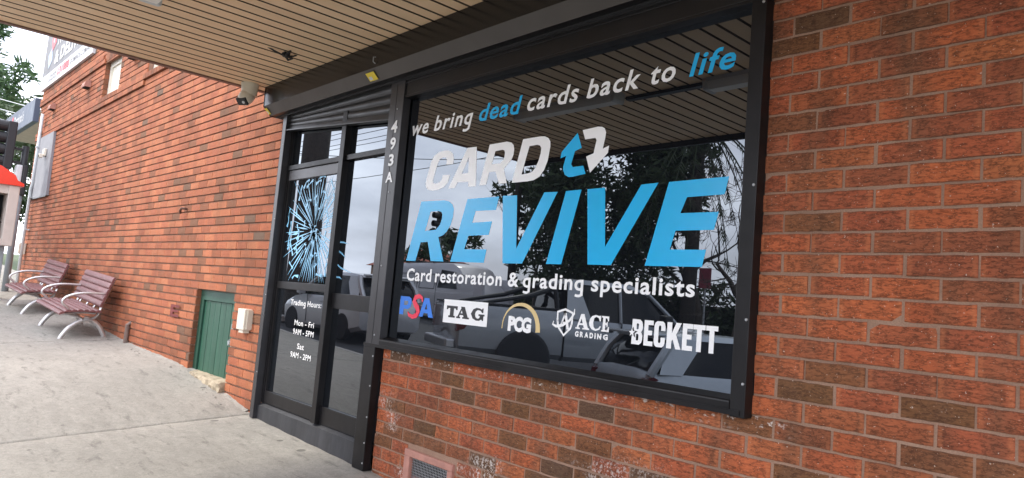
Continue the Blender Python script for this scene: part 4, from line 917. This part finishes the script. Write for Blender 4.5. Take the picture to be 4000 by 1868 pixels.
# ------------------------------------------------------------------ trees
def leaf_cloud(mb, c, rad, n, size, rr, squash=(1,1,1), shell=.5, aspect=2.2):
    c = Vector(c)
    for _ in range(n):
        d_ = Vector((rr.gauss(0,1), rr.gauss(0,1), rr.gauss(0,1))).normalized(); r = rad*(shell+(1-shell)*rr.random()**.5) if rr.random() < .75 else rad*rr.random()
        p = c+Vector((d_.x*r*squash[0], d_.y*r*squash[1], d_.z*r*squash[2]))
        s = size*rr.uniform(.6, 1.3); a = Vector((rr.gauss(0,1), rr.gauss(0,1), rr.gauss(0,.7))).normalized(); bb = a.orthogonal().normalized(); bb.rotate(Matrix.Rotation(rr.uniform(0,6.28), 3, a))
        mb.add([p-a*s*aspect*.5, p+bb*s*.3, p+a*s*aspect*.5, p-bb*s*.3], [(0,1,2,3)])
def branchy(mb, p, d_, l, r, depth, rr, tips, curl=.35, split=(2,3), droop=0.):
    pts = [Vector(p)]; rs = [r]; q = Vector(p); dd = Vector(d_).normalized()
    for k in range(4):
        dd = (dd+Vector((rr.gauss(0,curl), rr.gauss(0,curl), rr.gauss(0,curl)-droop))*.5).normalized(); q = q+dd*l/4; pts.append(q.copy()); rs.append(r*(1-.13*(k+1)))
    mb.tube(pts, rs, 7 if r > .05 else (5 if r > .015 else 4)); tips.append((q.copy(), depth))
    if depth > 0:
        for k in range(rr.randint(*split)):
            nd = (dd+Vector((rr.gauss(0,.55), rr.gauss(0,.55), rr.gauss(.1,.45)))).normalized(); st_ = pts[rr.choice((2,3,4,4))]
            branchy(mb, st_, nd, l*rr.uniform(.62,.82), rs[-1]*rr.uniform(.55,.8), depth-1, rr, tips, curl, split, droop)
def leafy_tree(label, base, h, crown_r, seed, m, nclump, nleaf, size, group=None, squash=.9, name='leafy_tree', low=.3, trunk=.16):
    rr = random.Random(seed); o = thing(name, label, 'tree', base, 0, group)
    t = MB(); tips = []
    branchy(t, (0,0,-.3), (rr.uniform(-.08,.08), rr.uniform(-.08,.08), 1), h*.45, trunk, 3, rr, tips, .22)
    t.build('trunk', M_BARK, o, smooth=True, local=True)
    c = MB()
    for i in range(nclump):
        an = rr.uniform(0, 6.28); zz = rr.uniform(low, 1.0); rr_ = crown_r*math.sqrt(max(.05, 1-((zz-.6)/.5)**2*.8))*rr.uniform(.35, .95)
        leaf_cloud(c, (rr_*math.cos(an), rr_*math.sin(an), h*zz), crown_r*rr.uniform(.22, .36), nleaf, size, rr, (1,1,squash), .35)
    c.build('crown', m, o, local=True); return o
# conifer-like tree beyond the corner
def conifer(label, base, h, r, seed):
    rr = random.Random(seed); o = thing('conifer_tree', label, 'tree', base)
    t = MB(); t.tube([(0,0,-.5), (.1,0,h*.4), (0,.1,h*.97)], [.28,.18,.03], 9); t.build('trunk', M_BARK, o, smooth=True, local=True)
    c = MB(); n = 150
    for i in range(n):
        zz = i/n; z = h*(.12+.86*zz); rad = r*(1-zz)**.75*rr.uniform(.75,1.1)+.25; an = i*2.4+rr.uniform(-.5,.5)
        dv = Vector((math.cos(an), math.sin(an), .28)); ln = rad
        for k in range(5):
            t_ = (k+1)/5; p = Vector((0,0,z))+dv*ln*t_+Vector((0,0,.22*ln*t_*t_))
            leaf_cloud(c, p, .36+.5*ln*.28*(1.1-t_*.5), 70, .21, rr, (1,1,.7), .2, 3.2)
    c.build('crown', M_LEAF2, o, local=True); return o
conifer('tall dark green conifer rising behind the slate blue corner sign', (-48, -1.8, hx(-48)), 15.5, 6.5, 5)
leafy_tree('low dense green tree behind the traffic signal post', (-31, .4, hx(-31)), 5.0, 3.0, 15, M_LEAF, 30, 170, .17, name='dense_tree')
# overhead wires left
def wire(label, a, b, sag, r=.012, cat='cable', name='overhead_wire', group='overhead wires', m=M_WIRE):
    pts = []; a, b = Vector(a), Vector(b)
    for k in range(13):
        t = k/12; p = a.lerp(b, t); p.z -= sag*4*t*(1-t); pts.append(p)
    w_ = MB(); w_.tube(pts, r, 5); return tag(w_.build(name, m), label, cat, group)

# ------------------------------------------------------------------ far side of the street (seen mirrored in the glass)
leafy_tree('big dense dark tree across the street, mirrored in the window', (-16.2, -15.9, hx(-16)-.35), 8.6, 3.3, 31, M_LEAF, 95, 330, .15, squash=1.0, low=.08, name='dense_tree', trunk=.3)
leafy_tree('loose dark tree beside the power pole across the street', (-20.2, -16.8, hx(-20)-.3), 5.6, 2.0, 33, M_LEAF, 20, 130, .17, low=.3, name='loose_tree')
leafy_tree('small round bush tree far behind the parked van', (-36, -24, hx(-36)-.2), 4.0, 2.4, 35, M_LEAF, 18, 150, .22, low=.25, name='bush_tree')
o = thing('palm_tree', 'tall palm with a thick dark trunk across the street', 'tree', (-13.05, -16.5, hx(-13.05)-.33))
t = MB(); t.tube([(0,0,-.3),(.02,0,1.7),(.05,0,4.0),(.06,.02,7.5)], [.26,.225,.215,.25], 14); t.build('trunk', M_DBARK, o, smooth=True, local=True)
rr = random.Random(8); c = MB()
for i in range(34):
    an = i*2.4; el = rr.uniform(-.9, .9); ln = rr.uniform(2.3, 3.1); dv = Vector((math.cos(an)*math.cos(el), math.sin(an)*math.cos(el), math.sin(el))); pts = []
    for k in range(9):
        t_ = k/8; pts.append(Vector((.06,.02,7.5))+dv*ln*t_+Vector((0,0,-2.7*t_*t_)))
    c.tube(pts, [.04*(1-.8*k/8) for k in range(9)], 4)
    for k in range(1, 9):
        p = pts[k]; tg = (pts[k]-pts[k-1]).normalized(); sd = tg.cross(Vector((0,0,1))).normalized()
        for q in (.0, .33, .66):
            pp = p-tg*ln/8*q
            for s in (-1, 1):
                tip = pp+sd*s*.34*(1.1-k/11)+tg*.22+Vector((0,0,-.12)); c.add([pp, pp+tg*.075, tip], [(0,1,2)])
c.build('crown', M_LEAF3, o, local=True)
def bare_tree(label, base, h, seed, lean):
    rr = random.Random(seed); o = thing('bare_tree', label, 'tree', base); t = MB(); tips = []
    branchy(t, (0,0,-.3), lean, h*.34, .27, 6, rr, tips, .40, (2,3)); t.build('trunk', M_BARK, o, smooth=True, local=True)
    tw = MB()
    for p, d_ in tips:
        if d_ <= 1:
            for k in range(2):
                e = p+Vector((rr.gauss(0,.25), rr.gauss(0,.25), rr.gauss(0,.25))); tw.tube([p, (p+e)/2+Vector((rr.gauss(0,.04),)*3), e], [.008,.006,.003], 4)
    tw.build('crown', M_BARK, o, local=True); return o
bare_tree('large leafless branching tree nearest the kerb, mirrored in the window', (-11.0, -16.3, hx(-11.0)-.33), 8.4, 41, (-.22, .1, 1))
bare_tree('thin leafless tree behind the palm', (-13.6, -18.5, hx(-13)-.33), 7.5, 44, (.1, 0, 1))
# hedge belt
hd = thing('hedge', 'dark dense hedge along the far side of the street', 'hedge', (-13, -19.5, hx(-13)-.25)); rr = random.Random(61); c = MB()
for i in range(190):
    x = -9+18*rr.random(); leaf_cloud(c, (x-2, rr.uniform(-.7,.7), rr.uniform(.1, 2.1)), rr.uniform(.5,.8), 110, .16, rr, (1,1,.9), .4)
c.build('foliage', M_LEAF, hd, local=True)
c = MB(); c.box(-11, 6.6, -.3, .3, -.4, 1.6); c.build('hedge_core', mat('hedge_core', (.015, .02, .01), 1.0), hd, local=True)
# houses
def house(label, x, y, z, w_, d_, h, rz, m=M_HOUSE):
    o = thing('house', label, 'house', (x, y, z), rz)
    MB().box(-w_/2, w_/2, -d_/2, d_/2, -.6, h).build('wall', m, o, local=True)
    r_ = MB(); e = .45; r_.add([(-w_/2-e,-d_/2-e,h), (w_/2+e,-d_/2-e,h), (w_/2+e,d_/2+e,h), (-w_/2-e,d_/2+e,h), (-w_/2+d_/2.4,0,h+1.9), (w_/2-d_/2.4,0,h+1.9)], [(0,1,5,4), (1,2,5), (2,3,4,5), (3,0,4), (3,2,1,0)]); r_.build('roof', M_ROOFT, o, local=True)
    for xx in (-w_*.28, w_*.2):
        f_ = MB().box(xx-.7, xx+.7, d_/2, d_/2+.06, 1.0, 2.2).build('window', M_WPAINT, o, local=True); MB().box(xx-.6, xx+.6, d_/2+.06, d_/2+.07, 1.1, 2.1).build('pane', M_CARGL, f_, local=True)
house('brick house with a red tiled roof across the street', -57.5, -38, hx(-57)-.8, 9, 7, 2.4, R(4))
# power pole + wires
o = thing('power_pole', 'dark timber power pole across the street', 'power pole', (-20.2, -15.45, hx(-20.2)-.35))
t = MB(); t.tube([(0,0,-.3), (0,0,9.5)], [.16,.12], 12); t.build('pole', M_DBARK, o, smooth=True, local=True)
MB().box(-.06, .06, -1.1, 1.1, 8.6, 8.72).build('crossarm', M_DBARK, o, local=True)
for y in (-1, -.4, .4, 1): MB().lathe([(.04,0),(.05,.05),(.02,.12)], (0,y,8.72), (0,0,1), 10).build('insulator', M_LGREY, o, local=True)
for k, (yy, zz, lab) in enumerate(((-1, 8.8, 'outermost high wire from the power pole'), (-.4, 8.8, 'second high wire from the power pole'), (.4, 8.8, 'third high wire from the power pole'), (1, 8.8, 'high wire on the shop side of the power pole'), (.15, 6.6, 'low sagging cable from the power pole'))):
    zp = hx(-20.2)-.35
    wire(lab, (-75, -15.45+yy, zp+zz+2.2), (-20.2, -15.45+yy, zp+zz), .9, .016); 
wire('service cable crossing toward the shops', (-20.2, -15.3, hx(-20.2)+6.0), (-30, -.5, 5.0), .5, .014)
for k in range(4): wire(('top', 'second', 'third', 'lowest')[k]+' pale wire in front of the conifer', (-40, -14.5, 9.0-k*.42), (-24.5, 1.5, 4.35-k*.28), .15, .012, group='wires beside the conifer', m=M_LGREY)
o = thing('street_tree', 'old street tree with a very thick dark trunk mirrored in the door', 'tree', (-18.3, -6.05, road_z(-18.3, -6)))
t = MB(); t.tube([(0,0,-.2), (.0,0,.4), (.02,0,3.5), (.1,.05,7.5)], [.55,.42,.37,.33], 14); t.build('trunk', M_DBARK, o, smooth=True, local=True)
MB().lathe([(.95,0),(.95,.13),(.88,.15)], (0,0,-.02), (0,0,1), 24).build('kerb_ring', M_KERB, o, local=True)
rr = random.Random(90); c = MB()
for i in range(16): leaf_cloud(c, (rr.uniform(-2.2,2.2), rr.uniform(-2.,1.2), rr.uniform(7.6,9.6)), rr.uniform(.8,1.2), 150, .2, rr, (1,1,.7), .3)
c.build('crown', M_LEAF, o, local=True)
# street signs
o = thing('street_sign', 'white street name blade on a thin pole across the street', 'sign', (-18.0, -15.9, hx(-18)-.42))
t = MB(); t.tube([(0,0,-.1), (0,0,2.9)], .03, 8); t.build('pole', M_STEEL, o, local=True)
MB().box(-.50, .50, -.015, .015, 2.62, 2.86).build('blade', M_SIGNW, o, local=True)
o = thing('parking_sign', 'dark red parking sign on a grey pole beside the leafless tree', 'sign', (-12.0, -15.8, hx(-12)-.42))
t = MB(); t.tube([(0,0,-.1), (0,0,2.85)], .03, 8); t.build('pole', M_STEEL, o, local=True)
MB().box(-.20, .20, .03, .045, 2.25, 2.85).build('plate', mat('maroon_sign', (.22, .03, .05), .5), o, local=True)
# mirrored signal lantern
o = thing('signal_lantern', 'black traffic lantern on a mast across the street', 'traffic light', (-26.0, -16.2, hx(-26)-.36))
t = MB(); t.tube([(0,0,-.2), (0,0,4.4)], .07, 10); t.build('post', M_POLE, o, local=True)
t = MB(); t.box(-.20, .20, -.16, .14, 3.2, 4.4, b=.05); t.build('lantern_case', M_BLACKP, o, local=True)
for k in range(3):
    t = MB(); t.lathe([(.12,0),(.14,0),(.14,.3),(.13,.3),(.12,.02)], (0, .14, 4.16-k*.37), (0,1,0), 16); t.build('visor', M_BLACKP, o, local=True)

# ------------------------------------------------------------------ vehicles
def wheel(parent, x, y, r, w_=.22):
    s = 1 if y > 0 else -1
    t = MB(); t.lathe([(r*.62,-w_/2),(r*.9,-w_/2),(r,-w_/2+.03),(r,w_/2-.03),(r*.9,w_/2),(r*.62,w_/2)], (x,y,r), (0,s,0), 24); wo = smooth_by_angle(t.build('wheel', M_RUBBER, parent, local=True), 40)
    t = MB(); t.lathe([(r*.62,w_/2-.03),(r*.60,w_/2-.01),(r*.56,w_/2-.03),(r*.1,w_/2-.05)], (x,y,r), (0,s,0), 24)
    for k in range(7):
        an = 2*math.pi*k/7; c_, s_2 = math.cos(an), math.sin(an); yy = y+s*(w_/2-.012); a = .05
        t.add([(x+c_*r*.1-s_2*a, yy, r+s_2*r*.1+c_*a), (x+c_*r*.1+s_2*a, yy, r+s_2*r*.1-c_*a), (x+c_*r*.6+s_2*a*.7, yy, r+s_2*r*.6-c_*a*.7), (x+c_*r*.6-s_2*a*.7, yy, r+s_2*r*.6+c_*a*.7)], [(0,1,2,3)])
    t.build('rim', M_RIM, wo, local=True)
def loft(mb, st, mi=0):
    """st: list of (x, [(y,z)...half profile bottom->top centre]) mirrored"""
    vs = []; m = None
    for x, hp in st:
        full = [(x, y, z) for y, z in hp]+[(x, -y, z) for y, z in hp[::-1]]; m = len(full); vs += full
    n = len(st); fs = [(i*m+k, i*m+(k+1) % m, (i+1)*m+(k+1) % m, (i+1)*m+k) for i in range(n-1) for k in range(m)]
    fs += [tuple(range(m))[::-1], tuple(range((n-1)*m, n*m))]; return mb.add(vs, fs, mi)
def lower(x, hw, z0, zs, z1, crown=.03, tuck=.06): return (x, [(hw-.10, z0), (hw-.02, z0+.08), (hw, zs), (hw-.02, z1-.10), (hw-tuck, z1-.02), (hw-tuck-.1, z1), (hw*.4, z1+crown)])
def green(x, hwb, hwt, zb, zt): return (x, [(hwb, zb), (hwb*.6+hwt*.4, zb+(zt-zb)*.45), (hwt+.02, zt-.06), (hwt-.08, zt), (hwt*.4, zt+.02)])
def place_car(o, x, y, ang, z): o.location = (x, y, z); o.rotation_euler = (0,0,ang)
# local: x from rear(0) to front, y left, z up
def hatch(name, label, paint, hgt=1.5, Ln=4.0):
    o = thing(name, label, 'car'); hw = .86; k = hgt/1.5
    b = MB(); loft(b, [lower(.0,hw-.16,.42,.62,.88*k,.0), lower(.06,hw-.05,.28,.65,.98*k), lower(.4,hw,.2,.66,1.0*k), lower(1.6,hw,.18,.66,.97*k), lower(2.75,hw,.18,.66,.96*k,.02), lower(3.2,hw-.02,.2,.66,.90*k,.05), lower(3.75,hw-.08,.22,.62,.74*k,.05), lower(Ln,hw-.3,.32,.55,.58*k,.02)])
    body = smooth_by_angle(b.build('body', paint, o, local=True), 35)
    b = MB(); loft(b, [green(.10,hw-.14,hw-.22,.93*k,1.0*k), green(.22,hw-.10,hw-.22,.95*k,1.26*k), green(.42,hw-.07,hw-.21,.96*k,1.44*k), green(.9,hw-.06,hw-.2,.96*k,1.49*k), green(1.7,hw-.06,hw-.2,.95*k,1.49*k), green(2.3,hw-.07,hw-.22,.95*k,1.38*k), green(3.05,hw-.12,hw-.2,.92*k,.97*k)])
    smooth_by_angle(b.build('window', M_CARGL, o, local=True), 35)
    b = MB()   # roof skin and pillars
    loft(b, [(.30,[(hw-.24,1.425*k),(hw-.26,1.46*k),(.3,1.475*k)]), (.45,[(hw-.19,1.42*k),(hw-.24,1.475*k),(.3,1.495*k)]), (.9,[(hw-.17,1.44*k),(hw-.23,1.515*k),(.3,1.53*k)]), (1.7,[(hw-.17,1.44*k),(hw-.23,1.515*k),(.3,1.53*k)]), (2.28,[(hw-.19,1.36*k),(hw-.25,1.405*k),(.3,1.42*k)])])
    for s in (-1, 1):
        b.tube([(.06,s*(hw-.13),.93*k),(.24,s*(hw-.12),1.22*k),(.42,s*(hw-.185),1.44*k)], .062, 8)
        b.add([(.16,s*(hw-.045),.97*k),(.50,s*(hw-.035),.97*k),(.78,s*(hw-.12),1.30*k),(.80,s*(hw-.165),1.45*k),(.40,s*(hw-.17),1.44*k),(.24,s*(hw-.10),1.2*k)], [(0,1,2,3,4,5) if s < 0 else (5,4,3,2,1,0)])
        b.tube([(2.28,s*(hw-.195),1.39*k),(3.02,s*(hw-.085),.96*k)], .04, 8); b.tube([(1.42,s*(hw-.05),.96*k),(1.46,s*(hw-.165),1.46*k)], .035, 6)
    smooth_by_angle(b.build('roof', paint, o, local=True), 40)
    b = MB(); b.box(.08,.40,-hw+.25,hw-.25,1.462*k,1.50*k,b=.012); b.build('spoiler', paint, o, local=True)
    for s in (-1, 1):
        b = MB(); b.extrude([(-.01,.72*k),(.01,.90*k),(.09,.93*k),(.16,.90*k),(.12,.74*k)], 'y', *sorted((s*(hw-.24), s*(hw-.06)))); b.build('tail_lamp', M_TAIL, o, local=True)
        b = MB(); b.box(2.55,2.70,min(s*(hw-.02),s*(hw+.16)),max(s*(hw-.02),s*(hw+.16)),.95*k,1.09*k,b=.03); b.build('mirror', paint, o, local=True)
        b = MB(); b.box(1.55,1.75,min(s*hw,s*(hw+.022)),max(s*hw,s*(hw+.022)),.80*k,.83*k,b=.008); b.box(.62,.80,min(s*hw,s*(hw+.022)),max(s*hw,s*(hw+.022)),.80*k,.83*k,b=.008); b.build('door_handle', M_RIM, o, local=True)
        b = MB(); b.box(1.38,1.386,min(s*(hw-.01),s*(hw+.003)),max(s*(hw-.01),s*(hw+.003)),.3,.95*k); b.box(2.42,2.426,min(s*(hw-.01),s*(hw+.003)),max(s*(hw-.01),s*(hw+.003)),.3,.95*k); b.build('door_gap', M_VOID, o, local=True)
        for x in (.72, 3.18): wheel(o, x, s*(hw-.10), .31)
    b = MB(); b.tube([(.085,.05,1.0*k),(.16,.35,1.12*k)], .012, 6); b.build('wiper', M_BLACKP, o, local=True)
    return o
def utility(name, label, paint):
    o = thing(name, label, 'car'); hw = .93
    b = MB(); loft(b, [lower(.0,hw-.10,.55,.8,1.26,.0,.04), lower(.05,hw-.02,.5,.8,1.28,.0,.04), lower(1.1,hw,.46,.8,1.28,.0,.04), lower(1.88,hw,.44,.8,1.28,.0,.04)])
    bed = smooth_by_angle(b.build('tray', paint, o, local=True), 35)
    b = MB(); loft(b, [lower(1.92,hw-.01,.42,.78,1.16), lower(2.4,hw,.42,.78,1.17), lower(3.5,hw,.42,.78,1.16), lower(4.0,hw,.44,.8,1.14,.06), lower(4.9,hw-.06,.5,.82,1.06,.08), lower(5.25,hw-.18,.56,.8,.96,.06), lower(5.35,hw-.34,.6,.78,.85,.03)])
    smooth_by_angle(b.build('body', paint, o, local=True), 35)
    b = MB(); loft(b, [green(1.95,hw-.09,hw-.22,1.12,1.5), green(2.02,hw-.07,hw-.22,1.12,1.78), green(2.6,hw-.06,hw-.2,1.12,1.83), green(3.3,hw-.06,hw-.2,1.12,1.81), green(3.6,hw-.07,hw-.22,1.12,1.70), green(4.25,hw-.12,hw-.2,1.10,1.18)])
    smooth_by_angle(b.build('window', M_CARGL, o, local=True), 35)
    b = MB(); loft(b, [(1.98,[(hw-.2,1.76),(hw-.24,1.80),(.3,1.82)]), (2.2,[(hw-.18,1.77),(hw-.23,1.855),(.3,1.875)]), (3.2,[(hw-.18,1.77),(hw-.23,1.85),(.3,1.87)]), (3.58,[(hw-.2,1.68),(hw-.25,1.73),(.3,1.75)])])
    for s in (-1, 1):
        b.add([(1.94,s*(hw-.035),1.15),(2.42,s*(hw-.03),1.15),(2.16,s*(hw-.165),1.80),(1.98,s*(hw-.19),1.79)], [(0,1,2,3) if s < 0 else (3,2,1,0)])
        b.tube([(3.56,s*(hw-.2),1.72),(4.22,s*(hw-.09),1.15)], .04, 8); b.tube([(2.98,s*(hw-.045),1.15),(2.98,s*(hw-.17),1.80)], .03, 6)
    smooth_by_angle(b.build('roof', paint, o, local=True), 40)
    b = MB()
    for s in (-1, 1): b.tube([(1.86,s*.72,1.72),(1.3,s*.76,1.50),(.45,s*.80,1.31)], [.05,.045,.03], 8); b.tube([(1.75,s*.73,1.68),(1.80,s*.78,1.28)], .045, 8)
    b.tube([(1.84,-.72,1.72),(1.84,.72,1.72)], .045, 8); b.build('sports_bar', M_BLACKP, o, local=True)
    b = MB(); b.box(.02,1.86,-hw+.06,hw-.06,1.285,1.315,b=.008); b.build('tray_cover', M_BLACKP, o, local=True)
    b = MB(); b.box(-.16,.02,-hw+.10,hw-.10,.52,.68,b=.03); b.build('bumper', M_RIM, o, local=True)
    for s in (-1, 1):
        y_ = sorted((s*(hw-.12), s*(hw+.006)))
        b = MB(); b.extrude([(-.005,.82),(-.005,1.22),(.14,1.20),(.26,1.05),(.12,.86)], 'y', y_[0], y_[1]); b.build('tail_lamp', M_TAIL, o, local=True)
        b = MB(); b.box(3.72,3.90,min(s*(hw-.02),s*(hw+.22)),max(s*(hw-.02),s*(hw+.22)),1.16,1.36,b=.04); b.build('mirror', M_BLACKP, o, local=True)
        for xx in (2.62, 3.25): MB().box(xx,xx+.2,min(s*hw,s*(hw+.025)),max(s*hw,s*(hw+.025)),.98,1.02,b=.008).build('door_handle', M_BLACKP, o, local=True)
        b = MB()
        for xx in (1.9, 2.98, 3.95): b.box(xx,xx+.012,min(s*(hw-.02),s*(hw+.003)),max(s*(hw-.02),s*(hw+.003)),.5,1.14)
        b.build('door_gap', M_VOID, o, local=True)
        b = MB()
        for xx in (1.18, 4.3): b.lathe([(.44,0),(.485,.0),(.485,.06),(.44,.07)], (xx,s*(hw-.03),.42), (0,s,0), 24)
        b.build('wheel_arch', M_BLACKP, o, local=True)
        for xx in (1.18, 4.3): wheel(o, xx, s*(hw-.09), .39, .25)
    return o
def van(name, label, paint):
    o = thing(name, label, 'van'); hw = .95
    b = MB(); pf = lambda x, h, w_: (x, [(w_-.06,.28),(w_,.4),(w_,1.1),(w_-.06,1.55),(w_-.14,h-.12),(w_-.24,h),(w_*.4,h+.03)])
    loft(b, [pf(.0,1.85,hw-.05), pf(.06,1.93,hw), pf(2.6,1.96,hw), pf(3.6,1.94,hw), pf(3.95,1.80,hw), pf(4.5,1.28,hw-.02), pf(5.0,1.05,hw-.1), pf(5.2,.8,hw-.3)])
    smooth_by_angle(b.build('body', paint, o, local=True), 35)
    for s in (-1, 1):
        b = MB(); y = s*(hw+.004); b.add([(3.15,y-s*.0,1.12),(4.25,y,1.10),(3.95,y-s*.09,1.66),(3.2,y-s*.09,1.72)], [(0,1,2,3) if s < 0 else (3,2,1,0)]); b.build('window', M_CARGL, o, local=True)
        b = MB(); b.box(1.9,1.915,min(s*(hw-.02),s*(hw+.004)),max(s*(hw-.02),s*(hw+.004)),.45,1.62); b.box(3.05,3.065,min(s*(hw-.02),s*(hw+.004)),max(s*(hw-.02),s*(hw+.004)),.45,1.62); b.build('door_gap', M_VOID, o, local=True)
        b = MB()
        for a_, c_ in ((.3,1.75),(2.05,2.95)):
            pts = [(a_,y,1.08),(c_,y,1.08),(c_,y-s*.05,1.50),(c_-.08,y-s*.06,1.56),(a_+.08,y-s*.06,1.56),(a_,y-s*.05,1.50),(a_,y,1.08)]; b.tube(pts, .014, 5)
        b.build('panel_crease', mat('van_shadow_line', (.12,.115,.12), .6), o, local=True)
        for x in (.85, 4.2): wheel(o, x, s*(hw-.08), .34)
    b = MB(); b.box(.8,.92,-.75,.75,1.97,2.06,b=.01); b.box(2.4,2.52,-.75,.75,1.97,2.06,b=.01); b.build('roof_rack', M_BLACKP, o, local=True)
    return o
hc = hatch('hatchback_car', 'silver blue hatchback reversed to the kerb, lowest in the window reflection', M_HATCH); place_car(hc, -5.70, -4.86, R(-68.8), 0)
hc.location = (-5.70+math.cos(R(-68.8))*0-.86*math.sin(R(68.8))*0, -4.86, -1.72)
ut = utility('utility_truck', 'gunmetal double cab utility truck reversed to the kerb, mirrored in the window', M_UTE)
vn = van('panel_van', 'pale grey panel van parked behind the utility truck', M_VAN)
sd = hatch('sedan_car', 'silver car with alloy wheels parked along the kerb behind the thick trunk', M_SEDAN)
def near_side(o, x, y, ang, z, hw):
    # put the near (left) rear corner of the car at x, y
    f = Vector((math.cos(ang), math.sin(ang), 0)); l = Vector((-f.y, f.x, 0)); p = Vector((x, y, z))-l*hw; place_car(o, p.x, p.y, ang, z)
near_side(hc, -5.69, -4.85, R(-68.8), -1.72, .86)
near_side(ut, -9.35, -4.5, R(-66), -1.32, .93)
near_side(vn, -22.6, -11.6, R(2), road_z(-20, -12)+.0, .95)
place_car(sd, -13.6, -6.0, R(180), road_z(-15, -5.5))
# weeds at the wall foot by the benches
rr = random.Random(77); c = MB()
for i in range(60):
    x = rr.uniform(-14.6, -13.2); y = wally(x)-rr.uniform(.5, .8); s = rr.uniform(.02, .05); an = rr.uniform(0, 6.28); z = gz(x, y)
    c.add([(x, y, z), (x+.01, y, z), (x+math.cos(an)*s, y+math.sin(an)*s, z+rr.uniform(.01,.04))], [(0,1,2)])
tag(c.build('weeds', M_WEED), kind='stuff', label='thin green weeds in the joint near the benches', cat='weeds')
